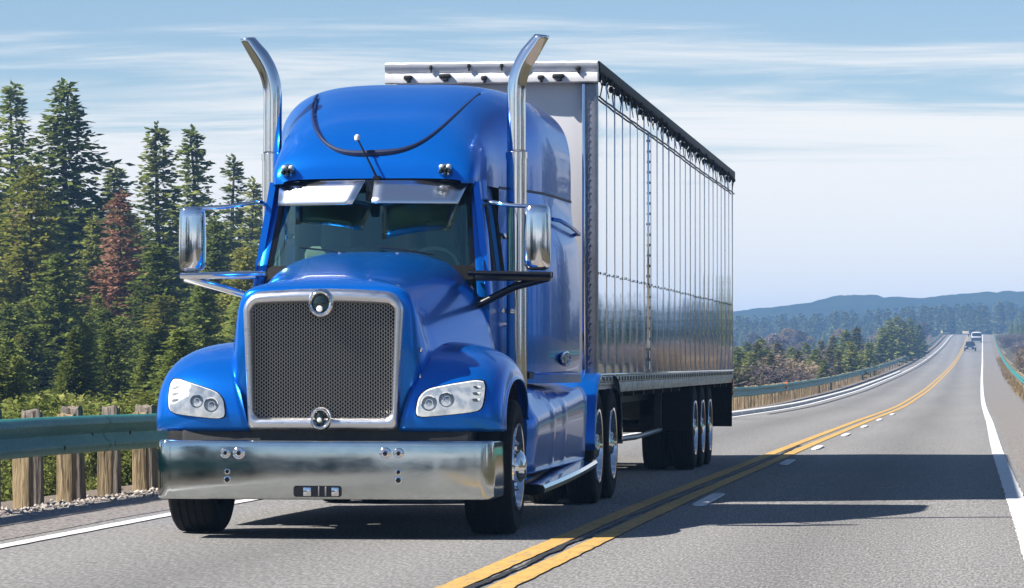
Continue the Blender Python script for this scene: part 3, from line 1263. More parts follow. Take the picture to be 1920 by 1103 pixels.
fender_bvh = {}
for side in (1, -1):
    b = MB()
    NV = 30

    def FP(i, j):
        u = i / (len(arch) - 1)
        a = j / (NV - 6) if j <= NV - 6 else 1.0
        p = fender_pt(side, arch[i][0], arch[i][1], u, min(1, a))
        if j > NV - 6:      # rolled wheel-arch lip
            k = (j - (NV - 6)) / 5
            cy, cz = WHEEL_Y, .775
            p = (p[0] + side * .012 * math.sin(k * math.pi / 2), p[1] + (cy - p[1]) * .05 * k, p[2] + (cz - p[2]) * .05 * k)
        return p
    b.grid(len(arch), NV, FP, flip=(side > 0))
    fen = part(b, 'fender', 'blue_paint', sharp=0)
    sm = fen.modifiers.new('thickness', 'SOLIDIFY')
    sm.thickness = .02
    sm.offset = -1
    fender_bvh[side] = BVHTree.FromPolygons(b.v, b.f)
    # black inner liner arch above the wheel
    b = MB()
    N = 24

    def LP(i, j):
        a = math.pi * (.02 + .96 * i / N)
        r = .60
        return (side * (.80 + .42 * j), WHEEL_Y + r * math.cos(a), .60 + r * math.sin(a))
    b.grid(N + 1, 2, LP)
    part(b, 'wheel_arch_liner', 'black_metal')

    # headlight outline in the front view, from the outer top corner round
    if side > 0:
        ol = [(1.135, 1.135), (1.150, 1.10), (1.145, .98), (1.125, .935), (1.06, .915), (.80, .888), (.705, .884), (.675, .900), (.677, .960), (.695, 1.030), (.745, 1.075), (.86, 1.105), (1.0, 1.130), (1.09, 1.143)]
    else:
        ol = [(-1.135, 1.150), (-1.155, 1.12), (-1.150, .97), (-1.135, .925), (-1.08, .900), (-.84, .872), (-.755, .870), (-.725, .888), (-.727, .945), (-.742, 1.005), (-.79, 1.055), (-.90, 1.095), (-1.02, 1.130), (-1.09, 1.150)]
    ol = smooth_curve(ol + [ol[0]], 57)[:-1]
    cxy = ol.mean(0)

    def onf(x, z):
        h = fender_bvh[side].ray_cast(Vector((x, -2, z)), Vector((0, 1, 0)))
        return h[0].y if h[0] else None

    def patch(scale, off, rings=7, dome=0.0):
        q = MB()
        last = [None]

        def PP(i, j):
            k = scale * i / (rings - 1)
            x, z = cxy + (ol[j] - cxy) * max(k, .002)
            y = onf(x, z)
            if y is None:
                y = last[0] if last[0] is not None else .3
            last[0] = y
            return (x, y - off - dome * (1 - (i / (rings - 1)) ** 2), z)
        q.grid(rings, len(ol), PP, wrapv=True)
        return q
    head = part(patch(1.0, .010), 'headlight', 'headlight_lit', sharp=0)
    fix_normals(head)
    seal = part(patch(1.045, .004), 'lamp_seal', 'black_gloss', head, sharp=0)
    fix_normals(seal)
    lens = part(patch(1.0, .016, dome=.030), 'lens', 'lamp_glass', head, sharp=0)
    fix_normals(lens)
    for lx, lz, lr in ((.765, .980, .060), (.890, 1.005, .058)) if side > 0 else ((-.82, .965, .056), (-.93, .99, .050)):
        y = onf(lx, lz)
        if y is None:
            continue
        q = MB().lathe([(-.006, lr), (-.026, lr * .96), (-.026, lr * .86), (-.014, lr * .7), (-.011, lr * .45)], 24, 'y', (lx, y, lz))
        part(q, 'lamp_ring', 'lamp_reflector', head, sharp=35)
        q = MB().lathe([(-.011, lr * .40), (-.020, lr * .30), (-.025, lr * .15), (-.026, .001)], 18, 'y', (lx, y, lz))
        part(q, 'bulb', 'chrome', head, sharp=0)
    for k in range(3):
        lx = side * (1.10 - .0 * k)
        lz = 1.00 + .045 * k
        y = onf(lx, lz)
        if y:
            q = MB().box(lx - .030, lx + .030, y - .020, y - .004, lz - .012, lz + .012, .005)
            part(q, 'reflector_block', 'white_plastic', head)

# --- wheels
for s in (1, -1):
    wheel(tractor, s * 1.285, WHEEL_Y, .50, .50, .36, s, front=True)
    for yy in (7.15, 8.50):
        wheel(tractor, s * 1.27, yy, .52 + float(road_z(Y0 + yy)), .52, .27, s, dual=True)

# --- chassis
b = MB()
for s in (-1, 1):
    b.box(s * .43 - .04, s * .43 + .04, .3, 9.6, .62, .92, .01)
for yy in (2.2, 4.0, 6.0, 7.8, 9.4):
    b.box(-.40, .40, yy - .05, yy + .05, .66, .88)
part(b, 'chassis_frame', 'black_metal')
for yy in (WHEEL_Y, 7.15, 8.5):
    b = MB().lathe([(-1.0, .055), (-.3, .07), (-.22, .16), (.22, .16), (.3, .07), (1.0, .055)] if yy > 2 else [(-1.0, .05), (1.0, .05)], 16, 'x', (0, yy, .50))
    part(b, 'axle', 'black_metal')
b = MB().box(-.38, .38, .5, 2.6, .55, 1.4, .05)
part(b, 'engine_block', 'black_metal')
b = MB().lathe([(0, .46), (.06, .46), (.08, .40), (.08, .001)], 32, 'z', (.0, 7.85, 1.02))
part(b, 'fifth_wheel', 'black_metal')

# --- cab: pillars, windscreen, doors
def pillar(pts, r, name='windscreen_pillar', mat='blue_paint', flat=None):
    q = MB().tube(smooth_curve(pts, 14).tolist(), r, 14, flat=flat)
    return part(q, name, mat)


WS = dict(zb=1.96, zt=2.70, yb=2.02, yt=2.34)


def ws_pt(u, v, inset=0.0):
    """u -1..1 across, v 0..1 up"""
    hw = (.835 - .085 * v) - inset
    y = WS['yb'] + (WS['yt'] - WS['yb']) * v + .13 * abs(u) ** 2.4
    return (u * hw, y, WS['zb'] + (WS['zt'] - WS['zb']) * v)


b = MB()
b.grid(33, 9, lambda i, j: ws_pt(-1 + 2 * i / 32, j / 8, .03))
glass = part(b, 'windscreen', 'windscreen_glass', sharp=0)
for s in (-1, 1):
    b = MB()

    def gasket(i, j):
        v = i / 10
        x, y, z = ws_pt(s * 1.0, v)
        return (x - s * (.055 - .06 * j), y - .012 - .015 * (j == 1), z)
    b.grid(11, 3, gasket)
    part(b, 'windscreen_gasket', 'black_gloss', glass, sharp=0)
    b = MB()

    def pil(i, j):
        v = -.25 + 1.25 * i / 12
        x, y, z = ws_pt(s * 1.0, v)
        pr = [(-.012, .02), (-.010, -.028), (.035, -.030), (.075, .0), (.092, .07), (.090, .16), (.03, .17)][j]
        return (x + s * pr[0], y + pr[1], z)
    b.grid(13, 7, pil, flip=s > 0)
    part(b, 'windscreen_pillar', 'blue_paint', sharp=45)
# lower gasket and cowl
b = MB()
b.grid(33, 3, lambda i, j: tuple(np.array(ws_pt(-.97 + 1.94 * i / 32, .0)) + np.array((0, -.03 * j, .06 - .055 * j))))
part(b, 'cowl', 'rubber', sharp=0)
b = MB()
b.grid(33, 2, lambda i, j: tuple(np.array(ws_pt(-1 + 2 * i / 32, .93)) + np.array((0, -.012, .10 * j))))
part(b, 'windscreen_header', 'black_gloss', glass, sharp=0)
# wipers
for x0 in (-.10, .52):
    b = MB().tube([(x0, 2.0, 2.10), (x0 - .22, 2.03, 2.135), (x0 - .44, 2.07, 2.16)], .008, 6)
    part(b, 'wiper', 'black_gloss')
# doors: skins with a window opening, pane, handle
DX0, DX1 = .905, .855
for s in (-1, 1):
    def dx(z):
        return s * (.93 - .10 * max(0, (z - 1.9) / .75))
    b = MB()
    yA, yB, zA, zB, wz0, wz1, wy0, wy1 = 2.16, 3.02, .98, 2.68, 1.96, 2.54, 2.36, 2.94
    ygr = [yA, wy0, wy1, yB]
    zgr = [zA, 1.4, wz0, wz1, zB]
    V = {}
    for jj, z in enumerate(zgr):
        for ii_, y in enumerate(ygr):
            V[ii_, jj] = len(b.v)
            yy = y + (.12 * max(0, z - 1.96) / .6 if ii_ == 0 else (.06 * max(0, z - 1.96) / .6 if ii_ == 1 else 0))
            b.v.append((dx(z), yy, z))
    for jj in range(4):
        for ii_ in range(3):
            if jj == 2 and ii_ == 1:
                continue
            b.f.append((V[ii_, jj], V[ii_ + 1, jj], V[ii_ + 1, jj + 1], V[ii_, jj + 1]))
    door = part(b, 'door', 'blue_paint', smooth=False)
    sm = door.modifiers.new('thickness', 'SOLIDIFY')
    sm.thickness = .05
    sm.offset = -1 if s > 0 else 1
    b = MB().add([(dx(z) - s * .02, y, z) for y, z in ((wy0, wz0), (wy1, wz0), (wy1, wz1), (wy0 + .06, wz1))], [(0, 1, 2, 3)])
    part(b, 'door_window', 'windscreen_glass', door, smooth=False)
    b = MB().tube([(dx(z) + s * .012, y, z) for y, z in ((wy0, wz0), (wy1, wz0), (wy1, wz1), (wy0 + .06, wz1), (wy0, wz0))], .016, 6)
    part(b, 'window_seal', 'black_gloss', door)
    b = MB().tube([(s * .66, 2.62, 2.0), (s * .66, 2.62, 2.5)], .03, 8)
    part(b, 'vent_divider', 'black_gloss', door)
    b = MB().box(s * .955 - .012, s * .955 + .012, 2.70, 2.90, 1.66, 1.70, .008)
    part(b, 'door_handle', 'chrome', door)
    # grab steps below the door
    b = MB()
    for z in (.45, .72):
        b.box(min(s * .80, s * 1.18), max(s * .80, s * 1.18), 2.05, 2.60, z, z + .03, .008)
    part(b, 'cab_step', 'black_metal')
# floor, back, interior
b = MB().box(-.88, .88, 2.05, 3.2, .95, 1.10)
part(b, 'cab_floor', 'interior')
b = MB().box(-.80, .80, 2.20, 2.55, 1.70, 1.98, .06)
part(b, 'dashboard', 'interior')
b = MB().box(-.88, .88, 3.9, 3.95, 1.1, 3.0)
part(b, 'cab_bulkhead', 'interior')
for s in (-1, 1):
    b = MB().box(s * .42 - .26, s * .42 + .26, 2.95, 3.10, 1.55, 2.20, .06).box(s * .42 - .13, s * .42 + .13, 2.98, 3.08, 2.18, 2.40, .05).box(s * .42 - .26, s * .42 + .26, 2.62, 3.1, 1.45, 1.60, .06)
    part(b, 'seat', 'seat_cloth')
b = MB()
N = 28
b.tube([(.42 + .21 * math.cos(2 * math.pi * k / N), 2.58 + .08 * math.sin(2 * math.pi * k / N), 1.98 + .19 * math.sin(2 * math.pi * k / N)) for k in range(N + 1)], .016, 8, caps=False)
b.tube([(.42, 2.58, 1.98), (.42, 2.35, 1.88)], .03, 8)
b.tube([(.22, 2.58, 1.98), (.62, 2.58, 1.98)], .016, 6)
part(b, 'steering_wheel', 'white_plastic')

# --- roof fairing and sleeper
RZ1 = hermite([(2.20, 2.70), (2.23, 2.80), (2.28, 2.885), (2.38, 2.985), (2.55, 3.11), (2.8, 3.255), (3.1, 3.39), (3.5, 3.505), (4.0, 3.565), (4.6, 3.585), (5.72, 3.565)])
RWB = hermite([(2.20, .70), (2.23, .765), (2.30, .800), (2.6, .835), (3.0, .875), (3.3, .93), (3.7, 1.03), (4.2, 1.11), (5.72, 1.17)])
SLW = hermite([(3.06, .86), (3.2, .905), (3.4, 1.0), (3.65, 1.11), (4.0, 1.20), (4.5, 1.25), (5.5, 1.265), (5.68, 1.25), (5.74, 1.19)])


def ugroove(x):
    return 2.895 + .50 * (abs(x) / .655) ** 3.2 + .04 * x


NT_ = 131
ysr = np.concatenate([np.linspace(2.20, 2.32, 18), np.linspace(2.335, 3.3, 84), np.linspace(3.36, 5.72, 36)])
b = MB()


def RP(i, j):
    y = float(ysr[i])
    a = math.pi * (j / (NT_ - 1))
    c, s = math.cos(a), math.sin(a)
    nz = 2.0 / (3.6 + .9 * min(1, max(0, (y - 3) / 1.5)))
    H = float(RZ1(y)) - 2.66
    x = float(RWB(y)) * math.copysign(abs(c) ** (2 / 3.5), c)
    z = 2.66 + H * abs(s) ** nz
    # the dished panel inside the U-shaped groove
    d = z - ugroove(x)
    if abs(x) < .95:
        k = min(1, max(0, d / .035))
        k = k * k * (3 - 2 * k)
        fade = min(1, max(0, (3.9 - y) / .5))
        dep = .040 * k * fade * DISH
        z -= dep * .7
        y += dep * .7
    return (x, y, z)


DISH = 0.0
flat_roof = MB().grid(len(ysr), NT_, RP)
flat_bvh = BVHTree.FromPolygons(flat_roof.v, flat_roof.f)
DISH = 1.0
b.grid(len(ysr), NT_, RP)
# rear closing cap
k = (len(ysr) - 1) * NT_
b.f.append(tuple(k + j for j in range(NT_)))
roof = part(b, 'roof_fairing', 'blue_paint', sharp=60)
fix_normals(roof)
roof_bvh = BVHTree.FromPolygons(b.v, b.f[:-1])
# the dark groove line that follows the surface
pth, rad = [], []
for k in range(81):
    x = -.665 + 1.33 * k / 80
    zz = ugroove(x) + .004
    h = flat_bvh.ray_cast(Vector((x, .5, zz + .0)), Vector((0, 1, 0)))
    if h[0]:
        pth.append(h[0] + h[1] * (-.004 if h[1].y > 0 else .004) * 0)
        rad.append(.009 + .022 * math.exp(-(x / .42) ** 2))
ex = []
for x, yend in ((-.665, 3.55), (.665, 3.55)):
    row = []
    for y in np.linspace(3.1, yend, 10):
        h = flat_bvh.ray_cast(Vector((x + math.copysign(.02, x) * (y - 3.1), y, 5)), Vector((0, 0, -1)))
        if h[0]:
            row.append(h[0])
    ex.append(row)
full = [p for p in reversed(ex[0]) if p.y > pth[0].y + .03] + pth + [p for p in ex[1] if p.y > pth[-1].y + .03]
rads = [.009] * len([p for p in ex[0] if p.y > pth[0].y + .03]) + rad + [.009] * len([p for p in ex[1] if p.y > pth[-1].y + .03])
for _ in range(6):
    full = [full[0]] + [(full[i - 1] + full[i] * 2 + full[i + 1]) / 4 for i in range(1, len(full) - 1)] + [full[-1]]
full = [p + Vector((0, .003, .0)) for p in full]
b = MB().tube(full, rads, 8)
part(b, 'panel_seam', 'seam_dark', roof)

b = MB()
zsl = [1.17, 1.20, 1.5, 1.9, 2.2, 2.32, 2.44, 2.56, 2.665]
ysl = np.concatenate([np.linspace(3.06, 4.2, 22), np.linspace(4.35, 5.5, 8), np.linspace(5.55, 5.74, 6)])


def sl_w(y, z):
    t = min(1, max(0, (z - 2.1) / .56))
    t = t * t * (3 - 2 * t)
    lip = .012 if z < 1.19 else 0
    return float(SLW(y)) * (1 - t) + float(RWB(min(y, 5.72))) * t - lip


for s in (1, -1):
    b = MB()
    b.grid(len(ysl), len(zsl), lambda i, j: (s * sl_w(float(ysl[i]), zsl[j]), float(ysl[i]), zsl[j]))
    o = part(b, 'sleeper_side', 'blue_paint', sharp=0)
    fix_normals(o)
    # trim strips on the side
    for z0, z1, mt, pr in ((1.10, 1.17, 'blue_paint', .012), (2.655, 2.675, 'seam_dark', .004)):
        b = MB()
        b.grid(len(ysl), 4, lambda i, j: (s * (sl_w(float(ysl[i]), max(z0, 1.2)) + (pr if j in (1, 2) else -.02)), float(ysl[i]), (z0, z0, z1, z1)[j]))
        q = part(b, 'sleeper_trim', mt, o, sharp=40)
        fix_normals(q)
    b = MB().tube([(s * 1.17, 4.3, 2.46), (s * 1.225, 4.36, 2.45), (s * 1.25, 5.0, 2.42), (s * 1.255, 5.62, 2.38), (s * 1.19, 5.70, 2.38)], .017, 8)
    part(b, 'grab_handle', 'blue_paint', o)
b = MB().box(-1.02, 1.02, 5.69, 5.715, 1.2, 3.3)
part(b, 'sleeper_back', 'blue_paint', smooth=False)
b = MB().box(-1.1, 1.1, 3.3, 5.7, 1.14, 1.19)
part(b, 'sleeper_floor', 'black_metal', smooth=False)
# oval chrome emblem low on the sleeper side
b = MB()
N = 28
ex_, ey, ez = float(SLW(4.55)), 4.55, 1.30
pr = [(1.0, -.002), (1.0, .012), (.88, .016), (.84, .006), (.01, .006)]
b.grid(len(pr), N, lambda i, j: (ex_ + pr[i][1], ey + .34 * pr[i][0] * math.cos(2 * math.pi * j / N), ez + .062 * pr[i][0] * math.sin(2 * math.pi * j / N)), wrapv=True)
em = part(b, 'side_emblem', 'chrome', sharp=40)
b = MB()
b.grid(2, N, lambda i, j: (ex_ + .0065, ey + .28 * (1 - i * .99) * math.cos(2 * math.pi * j / N), ez + .050 * (1 - i * .99) * math.sin(2 * math.pi * j / N)), wrapv=True)
part(b, 'emblem_field', 'black_gloss', em)
b = MB()
b.tube([(ex_ + .012, ey - .18, ez + .034), (ex_ + .012, ey - .13, ez - .034), (ex_ + .012, ey - .07, ez + .012)], [.016, .014, .010], 6, flat=.5)
b.tube([(ex_ + .012, ey - .03, ez + .030), (ex_ + .012, ey + .04, ez + .036), (ex_ + .012, ey + .05, ez), (ex_ + .012, ey - .02, ez - .034), (ex_ + .012, ey + .09, ez - .030)], .016, 6, flat=.5)
b.tube([(ex_ + .012, ey + .10, ez + .034), (ex_ + .012, ey + .19, ez + .022)], .013, 6, flat=.5)
part(b, 'emblem_mark', 'lamp_reflector', em)

# --- sun visor: two polished panels
for s in (-1, 1):
    xi, xo = (.035, .745)
    xi2, xo2 = (.120, .735) if s < 0 else (.045, .690)
    N = 9
    b = MB()

    def VP(i, j):
        t = i / (N - 1)
        k = j / 4
        x = (xi + (xo - xi) * t) * (1 - k) + (xi2 + (xo2 - xi2) * t) * k
        sw = .30 * x
        return (s * x, 2.09 + sw - (.13 if s < 0 else .21) * k, 2.672 - (.185 if s < 0 else .180) * k)
    b.grid(N, 5, VP, flip=s < 0)
    vis = part(b, 'sun_visor', 'visor_steel', sharp=0)
    sm = vis.modifiers.new('thickness', 'SOLIDIFY')
    sm.thickness = .012
    b = MB().tube([VP(i, 0) for i in range(N)], .011, 6)
    part(b, 'visor_edge', 'chrome', vis)
b = MB().box(-.035, .035, 2.10, 2.22, 2.52, 2.68, .01)
part(b, 'visor_bracket', 'black_gloss')
# roof marker lamps: chrome clusters, and the whip antenna
for x in (-.665, .575):
    h = roof_bvh.ray_cast(Vector((x, 0, 2.765)), Vector((0, 1, 0)))
    p = h[0]
    lamp = part(MB().lathe([(.03, .055), (-.01, .054), (-.03, .045), (-.038, .028)], 20, 'y', tuple(p)), 'roof_lamp', 'chrome', sharp=35)
    for dx_, dz_ in ((0, 0), (-.028, .022), (.028, .024), (.002, -.03), (-.035, -.015), (.036, -.012)):
        q = MB().lathe([(0, .020), (-.03, .018), (-.042, .010), (-.044, .001)], 10, 'y', (p.x + dx_, p.y - .02, p.z + dz_))
        part(q, 'lamp_bulb', 'lamp_reflector' if dz_ > 0 else 'badge_dark', lamp, sharp=30)
b = MB().tube([(.045, 2.17, 2.70), (.00, 2.15, 2.80), (-.115, 2.22, 3.005)], [.010, .008, .007], 8)
ant = part(b, 'antenna', 'black_gloss')
b = MB().lathe([(-.03, .004), (-.02, .020), (0, .024), (.018, .018), (.026, .001)], 12, 'z', (-.12, 2.222, 3.02))
part(b, 'antenna_tip', 'white_plastic', ant)
b = MB().box(.01, .075, 2.15, 2.21, 2.675, 2.72, .012)
part(b, 'antenna_base', 'black_gloss', ant)

# --- exhaust stacks
for s, sx in ((1, 1.035), (-1, .935)):
    sx = s * sx
    yS = 2.98
    low = part(MB().tube([(sx, yS, .95), (sx, yS, 2.93)], .082, 28), 'exhaust_stack', 'chrome', sharp=50)
    part(MB().lathe([(0, .082), (.0, .088), (.05, .088), (.05, .074)], 28, 'z', (sx, yS, 2.89)), 'stack_collar', 'chrome', low, sharp=30)
    pts = [(sx, yS, 2.93), (sx, yS, 3.2), (sx, yS, 3.42), (sx + s * .012, yS, 3.52), (sx + s * .045, yS, 3.62), (sx + s * .095, yS, 3.71), (sx + s * .15, yS, 3.79), (sx + s * .205, yS, 3.87)]
    P_ = smooth_curve(pts, 34)
    q = MB().tube(P_.tolist(), .074, 28, caps=False)
    # mitred mouth: shear the last rings so the cut stands upright
    N = 28
    for a in range(N):
        for back in range(1, 7):
            idx = len(q.v) - back * N + a
            vx, vy, vz = q.v[idx]
            cxn = P_[len(P_) - back]
            q.v[idx] = (vx, vy, vz + (s * (vx - cxn[0])) * .55 * (7 - back) / 6)
    pipe = part(q, 'exhaust_pipe', 'chrome', low, sharp=60)
    sm = pipe.modifiers.new('thickness', 'SOLIDIFY')
    sm.thickness = .006
    q = MB().tube([P_[-9].tolist(), P_[-6].tolist()], .066, 16)
    part(q, 'pipe_bore', 'black_metal', low)
    for z in (1.55, 2.25):
        q = MB().box(min(sx, sx - s * .22), max(sx, sx - s * .22), yS - .02, yS + .02, z, z + .05, .006)
        part(q, 'stack_bracket', 'chrome', low)

# --- wing mirrors
for s in (-1, 1):
    x0, x1 = (1.265, 1.465) if s < 0 else (1.225, 1.425)
    b = MB()
    N = 28
    lv = [(0, .55), (.02, .80), (.06, .95), (.15, 1.0), (.5, 1.02), (.85, .97), (.94, .92), (.985, .80), (1.0, .5)]

    def MP(i, j):
        t, k = lv[i]
        a = 2 * math.pi * j / N
        c, si = math.cos(a), math.sin(a)
        cx = (x0 + x1) / 2
        x = cx + (x1 - x0) / 2 * k * math.copysign(abs(c) ** .62, c)
        y = 1.93 + .075 * k * math.copysign(abs(si) ** (.75 if si < 0 else .3), si)
        return (s * x, y, 1.975 + .50 * t)
    b.grid(len(lv), N, MP, wrapv=True)
    b.f.append(tuple(range(N)))
    b.f.append(tuple((len(lv) - 1) * N + j for j in range(N)))
    mir = part(b, 'wing_mirror', 'chrome', sharp=55)
    fix_normals(mir)
    b = MB().box(min(s * x0, s * x1) + .015, max(s * x0, s * x1) - .015, 2.001, 2.012, 2.02, 2.43, .004)
    part(b, 'mirror_glass', 'badge_dark', mir)
    b = MB().tube(smooth_curve([(s * 1.30, 1.95, 2.465), (s * 1.12, 1.98, 2.475), (s * .98, 2.05, 2.50), (s * .88, 2.20, 2.52), (s * .86, 2.30, 2.50)], 16).tolist(), .017, 10)
    part(b, 'mirror_arm', 'chrome', mir)
    b = MB()
    b.tube([(s * .80, 1.90, 1.955), (s * 1.0, 1.87, 1.95), (s * 1.44, 1.86, 1.94)], .040, 12, flat=.55)
    b.tube([(s * .80, 2.02, 1.955), (s * 1.0, 2.02, 1.95), (s * 1.44, 2.02, 1.94)], .040, 12, flat=.55)
    b.box(min(s * .85, s * 1.43), max(s * .85, s * 1.43), 1.86, 2.02, 1.915 if s < 0 else 1.895, 1.952, .010)
    part(b, 'mirror_shelf', 'chrome' if s < 0 else 'black_gloss', mir)
    b = MB().tube([(s * 1.42, 1.92, 1.92), (s * 1.15, 1.95, 1.85), (s * .80, 1.98, 1.75 if s < 0 else 1.68)], .030, 10)
    part(b, 'mirror_strut', 'chrome' if s < 0 else 'black_gloss', mir)

# --- fuel tank fairing, step and rear quarter fender
for s in (-1, 1):
    yt = np.concatenate([np.linspace(2.30, 2.55, 4), np.linspace(2.7, 6.0, 28), np.linspace(6.05, 6.2, 4)])
    rows = 22
    b = MB()

    def TP(i, j):
        y = float(yt[i])
        f = min(1, max(0, (y - 2.3) / 3.9))
        sh_z = .80 + .17 * f            # height of the shoulder
        endr = min(1, max(0, (y - 2.3) / .12)) * .06 - .06 - .05 * max(0, (y - 6.05) / .15)
        rib = .012 if abs(((y - 2.75) % .82) - .41) > .385 else 0
        prof = [(.70, 1.10), (.85, 1.10), (.98, 1.09), (1.08, 1.065), (1.16, 1.03), (1.215, sh_z + .09), (1.25, sh_z + .04), (1.262, sh_z), (1.262, sh_z - .06)]
        prof = prof + [(1.262 - .02 * k / 6, sh_z - .06 - (sh_z - .06 - .44) * (k + 1) / 7) for k in range(7)] + [(1.235, .42), (1.20, .40), (1.1, .39)]
        x, z = prof[j]
        return (s * (x + endr + (rib if 2 < j < 16 else 0)), y, z)
    b.grid(len(yt), 19, TP)
    for e_ in (0, len(yt) - 1):
        b.f.append(tuple(e_ * 19 + j for j in range(19)))
    tank = part(b, 'tank_fairing', 'blue_paint', sharp=40)
    fix_normals(tank)
    b = MB()
    prof = [(1.10, .395), (1.30, .392), (1.345, .385), (1.36, .36), (1.35, .325), (1.30, .31), (1.10, .31)]

    def SP(i, j):
        y = 2.15 + 4.0 * i / 24
        x, z = prof[j]
        f = i / 24
        return (s * (x + (.03 * math.sin(f * math.pi))), y, z - .06 * (1 - f) + .03 * f)
    b.grid(25, len(prof), SP)
    b.f.append(tuple(j for j in range(len(prof))))
    b.f.append(tuple(24 * len(prof) + j for j in range(len(prof))))
    st = part(b, 'side_step', 'chrome', sharp=40)
    fix_normals(st)
    # quarter fender ahead of the drive wheels
    for cy, a0, a1, nm in ((7.15, 1.02, .42, 'quarter_fender'), (8.5, .42, -.02, 'quarter_fender')):
        b = MB()
        N = 18

        def QP(i, j):
            a = math.pi * (a0 + (a1 - a0) * i / (N - 1))
            r = (.60, .625, .635, .635, .625, .60)[j]
            x = (.66, .665, .69, 1.26, 1.285, 1.29)[j]
            return (s * x, cy + r * math.cos(a), .53 + r * math.sin(a))
        b.grid(N, 6, QP)
        q = part(b, nm, 'blue_paint' if cy < 8 else 'chrome', sharp=40)
        sm = q.modifiers.new('thickness', 'SOLIDIFY')
        sm.thickness = .012
# ------------------------------------------------------------------ the trailer
TY0 = 7.20
TCX = .29                     # its centre line stands a little off the tractor's
THW = .955
TL = 19.3
trailer = empty('semi_trailer', (CX + TCX, Y0 + TY0, 0))
tag(trailer, 'long box trailer with polished steel side panels and lashed dark top rail', 'trailer')
TZ0, TZ1 = 1.0, 4.00


def tp(b, name, mat, parent=trailer, **kw):
    return b.build(name, mat, parent, **kw)


b = MB().box(-THW + .02, THW - .03, .06, TL - .02, 1.02, TZ1 - .05)
tp(b, 'box_body', 'trailer_wall', smooth=False)
b = MB().box(-THW + .09, THW - .09, .0, .05, 1.05, TZ1 - .16, .008)
tp(b, 'front_wall', 'trailer_wall')
b = MB().box(-THW, THW, -.03, TL, TZ1 - .045, TZ1, .012)
tp(b, 'roof', 'trailer_white')
# battered white header beam over the front wall, with clips
b = MB()
b.grid(25, 9, lambda i, j: (-THW - .02 + (2 * THW + .04) * i / 24, (-.10, -.125, -.13, -.12, -.10, -.13, -.135, -.10, .0)[j] + .003 * math.sin(i * 1.7 + j), (TZ1 - .19, TZ1 - .18, TZ1 - .14, TZ1 - .10, TZ1 - .09, TZ1 - .05, TZ1 - .01, TZ1 + .008, TZ1 + .01)[j] + .002 * math.sin(i * 2.3)))
hd = tp(b, 'header_beam', 'trailer_white', sharp=50)
b = MB().box(-THW - .02, THW + .02, -.10, .02, TZ1 - .18, TZ1 - .005, .01)
tp(b, 'header_core', 'trailer_white', hd)
for x, dz, w in ((-.76, -.13, .04), (-.42, -.12, .055), (-.06, -.14, .028), (.46, -.14, .03), (.62, -.13, .055), (.80, -.06, .024), (-.55, -.04, .014), (-.20, -.03, .016), (.1, -.03, .016), (.3, -.03, .014)):
    q = MB().box(x - w, x + w, -.155, -.11, TZ1 + dz - .022, TZ1 + dz + .018, .012)
    q.box(x - w * .3, x + w * .6, -.15, -.12, TZ1 + dz - .05, TZ1 + dz, .010)
    tp(q, 'clip', 'black_metal', hd)
# corner posts with pressed scallops
for s in (-1, 1):
    x0, x1 = (THW - .115, THW + .006) if s > 0 else (-THW - .006, -THW + .115)
    b = MB().box(x0, x1, -.055, .12, 1.02, TZ1 - .19, .02)
    cp = tp(b, 'corner_post', 'post_steel')
    b = MB().box(x0 - .012, x0 + .02, -.075, -.03, 1.02, TZ1 - .19, .008)
    tp(b, 'post_edge', 'chrome', cp)
    for k in range(22):
        z = 1.25 + k * .118
        q = MB().tube([((x0 + x1) / 2 + .025 * math.cos(t) + .005, -.057, z + .035 * math.sin(t)) for t in np.linspace(R(100), R(255), 8)], .006, 5)
        tp(q, 'pressed_scallop', 'post_steel', cp)
